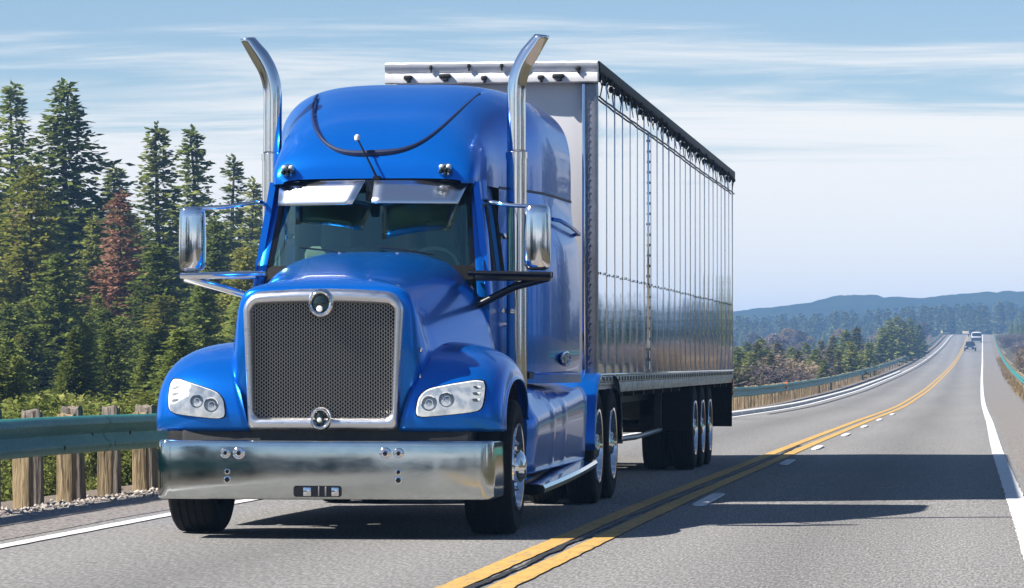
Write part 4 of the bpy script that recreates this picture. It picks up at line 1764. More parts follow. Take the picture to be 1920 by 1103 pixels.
# side panels, each its own sheet, slightly out of true
n_pan = 24
edges_y = np.linspace(.12, TL - .10, n_pan + 1)
for s in (1, -1):
    for k in range(n_pan):
        y0, y1 = edges_y[k] + .004, edges_y[k + 1] - .004
        yaw = random.uniform(-.0022, .0022)
        lean = random.uniform(-.0016, .0016)
        cv = random.uniform(.0004, .0016)
        b = MB()

        def PP(i, j):
            u, v = i / 6, j / 10
            y = y0 + (y1 - y0) * u
            z = 1.17 + (TZ1 - .10 - 1.17) * v
            return (s * (THW + yaw * (u - .5) * (y1 - y0) * 1.0 + lean * (v - .5) * 2 + cv * (1 - (2 * u - 1) ** 2)), y, z)
        b.grid(7, 11, PP, flip=s < 0)
        o = tp(b, 'side_panel', 'trailer_steel', sharp=0)
        if s > 0:
            q = MB().box(s * THW - .004, s * THW + .0055, edges_y[k + 1] - .005, edges_y[k + 1] + .005, 1.17, TZ1 - .12, .002)
            tp(q, 'panel_rib', 'brushed_aluminium')
    # riveted joint strip
    yj = edges_y[7] - .3
    b = MB().box(min(s * THW, s * (THW + .012)), max(s * THW, s * (THW + .012)), yj - .035, yj + .035, 1.2, TZ1 - .30, .004)
    js = tp(b, 'joint_strip', 'trailer_steel')
    if s > 0:
        for z in np.arange(1.3, TZ1 - .35, .11):
            q = MB().lathe([(THW + .008, .016), (THW + .020, .012), (THW + .022, .001)], 8, 'x', (0, yj + random.choice((-.02, .02)), z))
            tp(q, 'rivet', 'black_metal', js)
        # row of rivets halfway up
        rl = tp(MB().box(THW + .001, THW + .008, .14, TL - .12, 2.087, 2.094), 'rivet_band', 'trailer_steel')
        for k, y in enumerate(np.arange(.25, TL - .2, .42)):
            q = MB().lathe([(THW + .006, .014), (THW + .014, .011), (THW + .017, .001)], 8, 'x', (0, y, 2.09 + random.uniform(-.006, .006)))
            tp(q, 'rivet', 'black_metal', rl)
    # top rail, lower lashing line, hooks and tie ropes
    b = MB().box(min(s * (THW - .03), s * (THW + .035)), max(s * (THW - .03), s * (THW + .035)), -.02, TL + .01, TZ1 - .085, TZ1 + .012, .012)
    tr = tp(b, 'top_rail', 'black_metal')
    if s > 0:
        pth = [(THW + .022, y, TZ1 - .31 - .006 * math.sin((y / 1.24) * math.pi) ** 2 - .006 * math.sin(y * .6)) for y in np.arange(.02, TL, .125)]
        tp(MB().tube(pth, .009, 6), 'lashing_line', 'seam_dark', tr)
        for k, y in enumerate(np.arange(.12, TL - .1, .62)):
            zt = TZ1 - .09
            zz = TZ1 - random.choice((.20, .24, .30)) + random.uniform(-.02, .02)
            q = MB().tube([(THW + .03, y, zt), (THW + .045, y + random.uniform(-.02, .02), (zt + zz) / 2 + .03), (THW + .024, y + random.uniform(-.03, .03), zz)], [.013, .008, .005], 6)
            tp(q, 'tie_rope', 'black_metal' if k % 3 else 'seam_dark', tr)
            q = MB().lathe([(0, .012), (.015, .026), (.04, .028), (.06, .018), (.066, .001)], 8, 'z', (THW + .03, y + .3, TZ1 - random.uniform(.12, .16)))
            tp(q, 'hook', 'black_metal', tr)
# lower rail, band with slots, skirt
for s in (1, -1):
    xa, xb = sorted((s * (THW - .02), s * (THW + .02)))
    b = MB().box(xa, xb, .12, TL - .1, 1.150, 1.168, .005)
    tp(b, 'lower_rail', 'trailer_steel')
    xa, xb = sorted((s * (THW - .02), s * (THW + .010)))
    b = MB().box(xa, xb, .12, TL - .1, 1.085, 1.148, .004)
    bd = tp(b, 'slot_band', 'trailer_skirt_steel')
    if s > 0:
        for y in np.arange(.5, TL - .3, .30):
            q = MB().box(THW + .004, THW + .016, y, y + .10, 1.098, 1.136, .004)
            tp(q, 'slot', 'black_metal', bd)
    b = MB().box(xa, xb - .002, 1.75, TL - .1, .985, 1.083, .004)
    tp(b, 'side_skirt', 'trailer_skirt_steel')
    b = MB().box(xa, xb - .002, .12, 1.74, 1.06, 1.083, .004)
    tp(b, 'side_skirt', 'trailer_skirt_steel')
b = MB()
for x in (-.4, .4):
    b.box(x - .05, x + .05, .4, TL - .2, .82, 1.02)
for y in np.arange(.6, TL - .3, 1.2):
    b.box(-THW + .05, THW - .05, y - .04, y + .04, .93, 1.01)
tp(b, 'chassis_frame', 'black_metal', smooth=False)
b = MB().box(-THW, THW, TL - .06, TL + .03, 1.0, TZ1, .015)
tp(b, 'rear_frame', 'post_steel')
b = MB().box(-.6, .6, TL - .15, TL - .03, .45, .56, .01).box(-.5, -.42, TL - .12, TL - .04, .5, 1.0).box(.42, .5, TL - .12, TL - .04, .5, 1.0)
tp(b, 'underride_guard', 'black_metal')
# axles, wheels, flaps
for y in (19.2 - TY0, 20.5 - TY0, 21.8 - TY0):
    zc = .52 + float(road_z(Y0 + TY0 + y))
    for s in (1, -1):
        wheel(trailer, s * (THW + .005), y, zc, .52, .27, s, dual=True)
    b = MB().lathe([(-.8, .065), (.8, .065)], 14, 'x', (0, y, zc))
    tp(b, 'axle', 'black_metal')
b = MB().box(-.6, .6, 11.0, 15.4, .60, .95, .03)
tp(b, 'slider_frame', 'black_metal')
for s in (1, -1):
    xa, xb = sorted((s * .35, s * (THW + .01)))
    b = MB().box(xa, xb, TL - .4, TL - .37, .36, 1.0, .008)
    tp(b, 'mud_flap', 'rubber')
    b = MB().box(xa, xb, 11.0, 11.03, .45, 1.0, .008)
    tp(b, 'mud_flap', 'rubber')
    for k in range(3):
        q = MB().box(s * (THW + .012) - .02, s * (THW + .012) + .02, TL - .35 - k * .02, TL - .25 - k * .02, .80 + .085 * k, .87 + .085 * k, .012)
        tp(q, 'side_marker', 'amber_lens')
# landing legs and an air tank
for s in (1, -1):
    b = MB().box(s * .62 - .06, s * .62 + .06, 3.3, 3.42, .40, 1.0, .01).box(s * .62 - .045, s * .62 + .045, 3.315, 3.405, .26, .45, .006).box(s * .62 - .13, s * .62 + .13, 3.22, 3.50, .22, .26, .01)
    tp(b, 'landing_leg', 'black_metal')
b = MB().lathe([(0, .001), (.01, .10), (.04, .20), (.06, .23), (.62, .23), (.66, .20), (.69, .10), (.70, .001)], 28, 'y', (THW - .35, 2.25, .72))
tp(b, 'air_tank', 'post_steel', sharp=40)
b = MB().tube([(THW - .3, 4.4, .47), (THW - .28, 7.0, .45), (THW - .3, 10.4, .47)], .03, 8)
tp(b, 'side_guard_rail', 'post_steel')
b = MB().box(THW - .35, THW - .27, 4.5, 4.56, .45, 1.0).box(THW - .35, THW - .27, 10.2, 10.26, .45, 1.0)
tp(b, 'guard_hanger', 'black_metal')
# ------------------------------------------------------------------ vegetation
TH = R(7.15)


def at(px, D):
    """a spot on the plan that stands D metres off along the view, seen at column px of the photograph"""
    r = (px - 960) / FPX * D
    return (-math.sin(TH) * D + math.cos(TH) * r, math.cos(TH) * D + math.sin(TH) * r)


def top_z(py, D):
    return CAM_H + (680 - py) / FPX * D


def rot_to(vs, d, up):
    """local x along d, y sideways; arrays (n,3)"""
    side = np.cross(d, up)
    side /= np.linalg.norm(side, axis=1, keepdims=True) + 1e-9
    nrm = np.cross(side, d)
    return d * vs[..., 0:1] + side * vs[..., 1:2] + nrm * vs[..., 2:3]


def conifer(seed, H, Rm, whorl=.24, per=15, leaf=.32, wid=.095, taper=.85, bare=.03, dens=.125, droop=.30, patch=.0):
    g = np.random.default_rng(seed)
    P, Dr, S = [], [], []
    z = H * bare
    while z < H * .985:
        rel = z / H
        prof = (1 - rel) ** taper * min(1, .55 + 2.2 * rel)
        n = max(3, int(per * (1 - .45 * rel) + g.uniform(-1, 1)))
        az0 = g.uniform(0, 6.28)
        for k in range(n):
            L = Rm * prof * g.uniform(.55, 1.18) + .10
            if g.random() < .05:
                continue
            az = az0 + 6.283 * k / n + g.uniform(-.3, .3)
            L *= 1 + .20 * math.sin(2 * az + z * 1.7 + seed) + .14 * math.sin(5 * az - z * 2.9)
            dr = droop * (1 - .9 * rel) + g.uniform(-.20, .20) - .28 * rel
            zb = z + g.uniform(-.8, .8) * whorl
            m = max(3, int(L / dens))
            for q in range(m):
                t = (q + .6) / m
                if t < .12 and g.random() < .4:
                    continue
                r = L * t
                zz = zb - dr * r + .35 * dr * r * t
                px, py = math.cos(az) * r, math.sin(az) * r
                for sd in ((-1, 1) if t < .93 else (0,)):
                    ang = az + sd * g.uniform(.35, 1.0)
                    up = g.uniform(-.55, .45) - .15 * dr
                    P.append((px + g.normal(0, .03), py + g.normal(0, .03), zz + g.normal(0, .035)))
                    Dr.append((math.cos(ang), math.sin(ang), up))
                    S.append(leaf * g.uniform(.65, 1.3) * (.62 + .5 * (1 - rel)))
        z += whorl * g.uniform(.75, 1.2) * (.6 + .5 * (1 - rel))
    for q in range(14):      # leader
        zz = H * (.95 + .05 * q / 13)
        a = g.uniform(0, 6.28)
        P.append((0, 0, zz - .05)); Dr.append((.45 * math.cos(a), .45 * math.sin(a), .9)); S.append(leaf * .6)
    P, Dr, S = np.array(P), np.array(Dr), np.array(S)
    Dr /= np.linalg.norm(Dr, axis=1, keepdims=True)
    n = len(P)
    up = np.stack([g.normal(0, .8, n), g.normal(0, .8, n), np.ones(n)], 1)
    w = wid / leaf
    tmpl = np.array([(0, 0, 0), (.42, w, -.04), (1.0, 0, .02), (.45, -w, -.05)])
    V = np.zeros((n, 4, 3))
    for k in range(4):
        V[:, k] = P + rot_to(np.repeat(tmpl[k][None], n, 0) * S[:, None], Dr, up)
    F = np.arange(n * 4).reshape(n, 4)
    return V.reshape(-1, 3), F


def trunk_mesh(H, r, seed, limbs=10):
    b = MB()
    g = random.Random(seed)
    pts = [(g.uniform(-.012, .012) * k, g.uniform(-.012, .012) * k, H * .97 * k / 7) for k in range(8)]
    pts[0] = (0, 0, -.6)
    b.tube(pts, [r * (1 - .92 * k / 7) + .01 for k in range(8)], 8)
    for k in range(limbs):
        z = H * g.uniform(.08, .7)
        a = g.uniform(0, 6.28)
        L = g.uniform(.5, 1.0) * r * 8 * (1 - z / H)
        b.tube([(0, 0, z), (math.cos(a) * L * .5, math.sin(a) * L * .5, z - .05 * L), (math.cos(a) * L, math.sin(a) * L, z - .14 * L)], [r * .22, r * .14, r * .05], 5)
    return b


def fast_mesh(name, V, F, mat):
    me = bpy.data.meshes.new(name)
    V = np.asarray(V, np.float32)
    F = np.asarray(F, np.int32)
    k = F.shape[1]
    me.vertices.add(len(V))
    me.vertices.foreach_set('co', V.ravel())
    me.loops.add(F.size)
    me.loops.foreach_set('vertex_index', F.ravel())
    me.polygons.add(len(F))
    me.polygons.foreach_set('loop_start', np.arange(len(F), dtype=np.int32) * k)
    me.polygons.foreach_set('loop_total', np.full(len(F), k, np.int32))
    me.materials.append(MAT[mat])
    me.update(calc_edges=True)
    return me


def leafy(seed, Rx, Rz, n, leaf, zc, clumps=22, flat=1.0):
    """loose broadleaf crown: leaf quads gathered in clumps inside an ellipsoid"""
    g = np.random.default_rng(seed)
    c = g.normal(0, 1, (clumps, 3))
    c /= np.linalg.norm(c, axis=1, keepdims=True)
    c *= (g.random((clumps, 1)) ** .45) * np.array([Rx * .82, Rx * .82, Rz * .85])
    rr = g.uniform(.22, .42, clumps) * Rx
    idx = g.integers(0, clumps, n)
    d = g.normal(0, 1, (n, 3))
    d /= np.linalg.norm(d, axis=1, keepdims=True)
    P = c[idx] + d * (g.random((n, 1)) ** .5) * rr[idx][:, None]
    P[:, 2] += zc
    Dr = g.normal(0, 1, (n, 3))
    Dr[:, 2] *= .5
    Dr /= np.linalg.norm(Dr, axis=1, keepdims=True)
    up = g.normal(0, 1, (n, 3))
    S = leaf * g.uniform(.6, 1.3, n)
    tmpl = np.array([(0, 0, 0), (.5, .30, 0), (1, 0, .05), (.5, -.30, 0)])
    V = np.zeros((n, 4, 3))
    for k in range(4):
        V[:, k] = P + rot_to(np.repeat(tmpl[k][None], n, 0) * S[:, None], Dr, up)
    V[..., 2] = np.maximum(V[..., 2], .02)
    return V.reshape(-1, 3), np.arange(n * 4).reshape(n, 4)


def twiggy(seed, Rm, H, n):
    """bare shrub: a thicket of thin tapering twigs with a few dry leaves"""
    g = np.random.default_rng(seed)
    V, F = [], []
    for k in range(n):
        a, r = g.uniform(0, 6.28), Rm * .35 * g.random()
        p = np.array([math.cos(a) * r, math.sin(a) * r, 0])
        d = np.array([math.cos(a) * g.uniform(.1, .9), math.sin(a) * g.uniform(.1, .9), 1.0])
        d /= np.linalg.norm(d)
        L = H * g.uniform(.5, 1.1)
        w = .014
        sd = np.cross(d, g.normal(0, 1, 3)); sd /= np.linalg.norm(sd)
        for q in range(3):
            p2 = p + d * L / 3
            i = len(V)
            V += [p - sd * w, p + sd * w, p2 + sd * w * .7, p2 - sd * w * .7]
            F.append((i, i + 1, i + 2, i + 3))
            for tw in range(5):
                pp = p + (p2 - p) * g.random()
                dd = d + g.normal(0, .55, 3); dd /= np.linalg.norm(dd)
                LL = L * g.uniform(.12, .3)
                s2 = np.cross(dd, g.normal(0, 1, 3)); s2 /= np.linalg.norm(s2)
                i = len(V)
                V += [pp - s2 * .008, pp + s2 * .008, pp + dd * LL + s2 * .004, pp + dd * LL - s2 * .004]
                F.append((i, i + 1, i + 2, i + 3))
                if g.random() < .5:
                    e = pp + dd * LL
                    i = len(V)
                    V += [e, e + (sd + d) * .05, e + d * .11, e + (d - sd) * .05]
                    F.append((i, i + 1, i + 2, i + 3))
            p, w = p2, w * .7
            d = d + g.normal(0, .22, 3); d /= np.linalg.norm(d)
    return np.array(V), np.array(F)


# --- prototypes (unit: metres at height H0); crown and trunk meshes are shared by the copies
PROTO = {}


def add_proto(key, V, F, mat, H0, trunk_r, seed, limbs=10, trunk_h=None):
    cr = fast_mesh('crown', V, F, mat)
    tr = trunk_mesh(trunk_h or H0, trunk_r, seed, limbs)
    tm = bpy.data.meshes.new('trunk')
    tm.from_pydata(tr.v, [], tr.f)
    tm.materials.append(MAT['bark'])
    PROTO[key] = (cr, tm, H0)


# near conifers, fine foliage
for key, sd, Rm, mat, kw in (('fir_a', 1, 2.5, 'needle_green', {}), ('fir_b', 2, 3.0, 'needle_blue', dict(per=17, droop=.36)), ('fir_c', 3, 1.75, 'needle_green', dict(per=14, whorl=.25)),
                             ('fir_d', 4, 1.9, 'needle_blue', dict(per=14, whorl=.26)), ('fir_e', 5, 1.5, 'needle_green', dict(per=11, whorl=.30, dens=.14)),
                             ('cedar', 6, 2.8, 'needle_yellow', dict(per=17, taper=.62, droop=.18, leaf=.30)), ('rust', 7, 2.2, 'needle_rust', dict(per=13, taper=.7, whorl=.27, leaf=.28)),
                             ('bright', 8, 3.1, 'needle_blue', dict(per=16, taper=.75, droop=.22, leaf=.36, wid=.11))):
    V, F = conifer(sd, 13.0, Rm, **kw)
    add_proto(key, V, F, mat, 13.0, .17, sd)
# far conifers, coarser foliage
for key, sd, Rm, mat, kw in (('far_a', 11, 2.2, 'needle_blue', {}), ('far_b', 12, 1.7, 'needle_blue', {}), ('far_c', 13, 2.6, 'needle_green', dict(taper=.7)), ('far_d', 14, 1.4, 'needle_green', {}),
                             ('mid_a', 15, 2.9, 'needle_green', dict(taper=.7, per=10)), ('mid_b', 16, 2.5, 'leaf_olive', dict(taper=.75, per=9))):
    V, F = conifer(sd, 11.0, Rm, **{**dict(whorl=.36, per=10, leaf=.62, wid=.20, dens=.26), **kw})
    add_proto(key, V, F, mat, 11.0, .15, sd, 4)
# broadleaf trees and shrubs
for key, sd, mat in (('autumn_a', 21, 'leaf_orange'), ('autumn_b', 22, 'leaf_orange'), ('autumn_c', 23, 'twig_mauve')):
    V, F = leafy(sd, 2.4, 3.4, 4500, .40, 4.9, 34)
    add_proto(key, V, F, mat, 8.5, .14, sd, 14, 5.5)
for key, sd, mat in (('bush_a', 31, 'leaf_olive'), ('bush_b', 32, 'needle_green'), ('bush_c', 33, 'needle_yellow')):
    V, F = leafy(sd, 1.25, 1.1, 13000, .085, 1.05, 30)
    add_proto(key, V, F, mat, 2.2, .03, sd, 8, 1.2)
for key, sd, mat in (('thicket_a', 41, 'twig_mauve'), ('thicket_b', 42, 'scrub_tan'), ('thicket_c', 43, 'twig_mauve')):
    V, F = twiggy(sd, 1.1, 1.7, 150)
    add_proto(key, V, F, mat, 1.9, .02, sd, 0, .4)
for key, sd, mat in (('scrub_a', 51, 'twig_mauve'), ('scrub_b', 52, 'scrub_tan'), ('scrub_c', 53, 'scrub_olive')):
    V, F = leafy(sd, 1.2, .85, 9000, .085, .85, 40)
    V2, F2 = twiggy(sd, 1.1, 1.5, 40)
    add_proto(key, np.concatenate([V, V2]), np.concatenate([F, F2 + len(V)]), mat, 1.8, .02, sd, 0, .4)


def plant(name, key, x, y, H, label, cat, group=None, rz=None, wide=1.0, sink=.1, parts=True):
    cr, tm, H0 = PROTO[key]
    e = bpy.data.objects.new(name, None)
    COL.objects.link(e)
    z = float(ground_h(x, y))
    e.location = (x, y, z - sink)
    e.rotation_euler = (random.uniform(-.02, .02), random.uniform(-.02, .02), random.uniform(0, 6.28) if rz is None else rz)
    s = H / H0
    e.scale = (s * wide, s * wide, s)
    for nm, me in (('crown', cr), ('trunk', tm)):
        o = bpy.data.objects.new(nm, me)
        COL.objects.link(o)
        o.parent = e
    tag(e, label, cat, group)
    return e


def plant_px(name, key, px, py, D, label, cat, group=None, **kw):
    x, y = at(px, D)
    H = top_z(py, D) - float(ground_h(x, y))
    return plant(name, key, x, y, H, label, cat, group, **kw)


# --- the tall trees behind the left guardrail, each told apart
for name, key, px, py, D, wide, label in (
        ('fir_tree', 'fir_d', 14, 150, 158, 1.0, 'tall dark fir cut by the left edge of the photograph'),
        ('fir_tree', 'fir_b', 130, 147, 140, 1.02, 'tallest and broadest green fir behind the left guardrail'),
        ('fir_tree', 'fir_c', 222, 303, 165, 1.15, 'short pointed fir standing behind the russet tree'),
        ('fir_tree', 'fir_c', 307, 226, 150, 1.05, 'slender tall fir, left one of the twin spires beside the truck mirror'),
        ('fir_tree', 'fir_d', 363, 233, 154, .98, 'slender tall fir, right one of the twin spires beside the truck mirror'),
        ('fir_tree', 'fir_e', 438, 288, 176, 1.1, 'thin sparse fir above the chrome mirror arm'),
        ('fir_tree', 'fir_e', 468, 330, 170, 1.0, 'small sparse fir next to the exhaust stack on the left'),
        ('cedar_tree', 'cedar', 52, 300, 122, .82, 'yellow-green bushy conifer left of the broadest fir'),
        ('russet_tree', 'rust', 226, 352, 120, .95, 'reddish brown dry conifer between the broad fir and the twin spires'),
        ('fir_tree', 'bright', 292, 452, 112, .95, 'bright green low fir below the twin spires'),
        ('fir_tree', 'fir_b', 410, 400, 128, .90, 'dark green fir right behind the chrome wing mirror on the left'),
        ('fir_tree', 'fir_a', 178, 395, 124, .85, 'dark fir whose top reaches the middle of the broadest fir'),
        ('cedar_tree', 'cedar', 455, 455, 116, .8, 'yellowish conifer between the mirror shelf and the hood'),
        ('fir_tree', 'fir_a', -18, 330, 130, 1.0, 'green fir half outside the photograph at the left edge'),
        ('fir_tree', 'bright', 110, 470, 106, .9, 'bluish green low fir in front of the broadest fir'),
        ('russet_tree', 'rust', 30, 380, 150, .9, 'dry brown tree half hidden behind the yellow-green conifer'),
        ('fir_tree', 'bright', 385, 520, 98, .85, 'low green fir above the left headlight')):
    plant_px(name, key, px, py, D, label, 'tree', 'conifers behind the left guardrail', wide=wide * 1.38)
# understorey that fills the view down to the rail
for k in range(46):
    D = random.uniform(66, 118)
    px = random.uniform(-40, 500)
    key = random.choice(('fir_a', 'bright', 'fir_b', 'cedar', 'fir_b'))
    py = random.uniform(590, 690) if D < 95 else random.uniform(540, 640)
    plant_px('young_conifer', key, px, py, D, 'young leafy conifer in the thick undergrowth behind the left guardrail', 'tree', 'young conifers behind the left guardrail', wide=random.uniform(1.1, 1.7))
for k in range(60):
    D = random.uniform(44, 84)
    px = random.uniform(-40, 470)
    key = random.choice(('bush_a', 'bush_b', 'bush_b', 'bush_b'))
    plant_px('bush', key, px, random.uniform(690, 742), D, 'leafy bush rising just behind the left guardrail', 'bush', 'bushes behind the left guardrail', wide=random.uniform(.9, 1.4))
for k in range(44):      # behind those, closing the gaps low down
    D = random.uniform(165, 230)
    px = random.uniform(-40, 500)
    plant_px('fir_tree', random.choice(('far_a', 'far_b', 'far_c', 'mid_a')), px, random.uniform(380, 560), D, 'dim fir deep in the wood behind the left guardrail', 'tree', 'firs deep in the wood', wide=1.1)

# --- embankment left of the climbing road
random.seed(23)
for k in range(130):
    y = random.uniform(95, 560) if k < 100 else random.uniform(95, 200)
    x = float(road_x(y)) - random.uniform(10.6, 14.5) - (random.random() ** 1.5) * 16
    key = random.choice(('thicket_a', 'thicket_c', 'scrub_a', 'scrub_a', 'scrub_b', 'scrub_c', 'scrub_a'))
    H = random.uniform(1.7, 3.2)
    plant('thicket', key, x, y, H, 'mauve-grey scrub thicket on the slope left of the climbing road', 'shrub', 'scrub thickets left of the climbing road', wide=random.uniform(1.2, 2.0))
ORD = ['first', 'second', 'third', 'fourth', 'fifth', 'sixth', 'seventh', 'eighth', 'ninth', 'tenth', 'eleventh', 'twelfth', 'thirteenth', 'fourteenth', 'fifteenth', 'sixteenth', 'seventeenth', 'eighteenth',
       'nineteenth', 'twentieth', 'twenty-first', 'twenty-second', 'twenty-third', 'twenty-fourth', 'twenty-fifth', 'twenty-sixth', 'twenty-seventh', 'twenty-eighth', 'twenty-ninth', 'thirtieth', 'thirty-first', 'thirty-second',
       'thirty-third', 'thirty-fourth', 'thirty-fifth', 'thirty-sixth']
for k, (px, py, D) in enumerate(sorted(((1418, 640, 250), (1450, 668, 235), (1500, 672, 230), (1530, 652, 260), (1556, 648, 280), (1585, 618, 310), (1606, 612, 330), (1628, 640, 300), (1572, 655, 250), (1655, 612, 380),
                                 (1668, 598, 400), (1682, 592, 420), (1696, 600, 440), (1708, 596, 470), (1722, 606, 520), (1632, 640, 340), (1400, 640, 300), (1436, 652, 270), (1468, 660, 290), (1384, 648, 240), (1408, 655, 220), (1427, 632, 280), (1444, 660, 215), (1458, 640, 310), (1486, 648, 300), (1497, 655, 250), (1512, 640, 320), (1522, 662, 240), (1540, 636, 330), (1562, 628, 330), (1596, 640, 270), (1545, 670, 225), (1480, 690, 200), (1650, 630, 400), (1614, 655, 290), (1395, 660, 260)))):
    lab = ORD[k] + ' of the nearer olive conifers left of the climbing road, counted from the truck'
    plant_px('conifer', random.choice(('mid_a', 'mid_b', 'mid_a')), px, py, D, lab, 'tree', 'nearer conifers left of the climbing road', wide=random.uniform(1.2, 1.8))
# --- the hazy forest across the valley
cnt = 0
for k in range(400):
    D = 430 + 620 * random.random() ** .9
    px = random.uniform(1362, 1945)
    x, y = at(px, D)
    if abs(x - float(road_x(y)) + 2.7) < 9 and D < 960:
        continue
    line = float(np.interp(px, [1345, 1370, 1500, 1640, 1750, 1920, 2000], [612, 606, 600, 592, 582, 576, 570]))
    fr = (D - 430) / 770
    py = line + (1 - fr) * 66 + random.uniform(-12, 12)
    if random.random() < .34:
        plant_px('autumn_tree', random.choice(('autumn_a', 'autumn_a', 'autumn_b')), px, py + 14, D, 'rust and orange autumn tree in the hazy forest', 'tree', 'autumn trees in the hazy forest', wide=1.2)
    else:
        plant_px('conifer', random.choice(('far_a', 'far_b', 'far_c', 'far_d')), px, py, D, 'bluish conifer in the hazy forest behind the road', 'tree', 'conifers in the hazy forest', wide=random.uniform(1.1, 1.55))
for k in range(34):      # broadleaf scrub between
    D = random.uniform(430, 800)
    px = random.uniform(1345, 1960)
    x, y = at(px, D)
    if abs(x - float(road_x(y)) + 2.7) < 9:
        continue
    plant('autumn_tree', random.choice(('autumn_a', 'autumn_b', 'autumn_c', 'autumn_c')), x, y, random.uniform(3.5, 6), 'low autumn scrub tree at the foot of the hazy forest', 'tree', 'scrub trees below the hazy forest', wide=1.4)
# --- right-hand bank
for k in range(90):
    y = random.uniform(150, 620)
    x = float(road_x(y)) + random.uniform(3.9, 8) + random.random() ** 2 * 14
    plant('thicket', random.choice(('thicket_a', 'scrub_a', 'scrub_b', 'scrub_a')), x, y, random.uniform(1.3, 2.6), 'bare brown thicket on the bank right of the road', 'shrub', 'bare thickets right of the road', wide=random.uniform(1.1, 1.8))
for k in range(16):
    y = random.uniform(300, 640)
    x = float(road_x(y)) + random.uniform(8, 24)
    plant('conifer', random.choice(('mid_a', 'far_c', 'mid_b')), x, y, random.uniform(5, 8), 'dark conifer on the bank right of the road', 'tree', 'conifers right of the road', wide=1.2)

# --- woodland beyond the picture: it closes the place round and shows in the polished metal
cv, cf, ct, _ = None, None, None, None
V0, F0 = conifer(77, 12.0, 2.4, whorl=.85, per=7, leaf=1.0, wid=.42, dens=.62)
VV, FF, off = [], [], 0
g = np.random.default_rng(5)
spots = []
for k in range(110):      # off to the side, well clear of the road
    y = g.uniform(20, 420)
    spots.append((float(road_x(y)) + 16 + .26 * y + 70 * g.random() ** 2, y))
for k in range(190):      # far beyond the bank, closing the horizon
    y = g.uniform(700, 1150)
    spots.append((y * g.uniform(.022, .30), y))
for k in range(46):       # tall firs on the right-hand verge
    y = g.uniform(115, 222)
    spots.append((3.2 + .120 * (y - 30) + 16 * g.random() ** 1.4, y))
for k in range(150):      # low firs on the bank past the edge of the picture
    y = g.uniform(230, 470)
    spots.append((y * g.uniform(.024, .16) + 3, y))
for k in range(150):
    y = g.uniform(-260, 40)
    sx = g.choice((-1, 1))
    spots.append((-2.7 + float(road_x(y)) + sx * (g.uniform(18, 34) + 50 * g.random() ** 2), y))
for k in range(90):
    spots.append((g.uniform(-70, 60), g.uniform(-300, -230)))
for (x, y) in spots:
    if 0 < y < 1200 and (x / max(y, 1)) < .020 and x > 0:
        continue
    a, s = g.uniform(0, 6.28), g.uniform(.65, 1.2)
    if y > 500:
        s *= .62
    elif y > 225 and 0 < x < .165 * y + 3:
        s *= .34
    c, si = math.cos(a) * s, math.sin(a) * s
    M_ = np.array([[c, -si, 0], [si, c, 0], [0, 0, s]])
    VV.append(V0 @ M_.T + np.array([x, y, float(ground_h(x, y)) - .2]))
    FF.append(F0 + off)
    off += len(V0)
# the same wood goes on to the left, behind the truck as seen from here
left_spots = []
for k in range(230):
    D = g.uniform(95, 420)
    px = g.uniform(520, 1330)
    x, y = at(px, D)
    if x < float(road_x(y)) - 15:
        left_spots.append((x, y, (top_z(g.uniform(430, 600), D) - float(ground_h(x, y))) / 12.0))
for k in range(110):
    D = g.uniform(60, 260)
    x, y = at(g.uniform(-2600, -60), D)
    left_spots.append((x, y, g.uniform(.6, 1.1)))
VL, FL, off = [], [], 0
for (x, y, s) in left_spots:
    a = g.uniform(0, 6.28)
    s = min(max(s, .25), 1.2)
    c, si = math.cos(a) * s, math.sin(a) * s
    VL.append(V0 @ np.array([[c, -si, 0], [si, c, 0], [0, 0, s]]).T + np.array([x, y, float(ground_h(x, y)) - .2]))
    FL.append(F0 + off)
    off += len(V0)
lo_ = bpy.data.objects.new('woodland', fast_mesh('woodland', np.concatenate(VL), np.concatenate(FL), 'needle_far'))
COL.objects.link(lo_)
tag(lo_, 'conifer wood running on behind the truck', 'woodland', kind='stuff')
wm = fast_mesh('woodland', np.concatenate(VV), np.concatenate(FF), 'needle_dark')
wo_ = bpy.data.objects.new('woodland', wm)
COL.objects.link(wo_)
tag(wo_, 'conifer woodland to the sides of and behind the viewpoint', 'woodland', kind='stuff')

# the rear of the hazy forest, one mass
VV, FF, off = [], [], 0
for k in range(420):
    D = g.uniform(960, 1330)
    px = g.uniform(1340, 1960)
    x, y = at(px, D)
    line = float(np.interp(px, [1345, 1370, 1500, 1640, 1750, 1920, 2000], [606, 600, 594, 586, 578, 571, 566]))
    z0 = float(ground_h(x, y))
    s = (top_z(line + g.uniform(-7, 14), D) - z0) / 12.0
    a = g.uniform(0, 6.28)
    wd = s * g.uniform(1.0, 1.5)
    c, si = math.cos(a) * wd, math.sin(a) * wd
    VV.append(V0 @ np.array([[c, -si, 0], [si, c, 0], [0, 0, s]]).T + np.array([x, y, z0 - .2]))
    FF.append(F0 + off)
    off += len(V0)
fm_ = bpy.data.objects.new('forest', fast_mesh('forest', np.concatenate(VV), np.concatenate(FF), 'needle_far'))
COL.objects.link(fm_)
tag(fm_, 'blue-green mass of far conifers below the ridge', 'forest', kind='stuff')

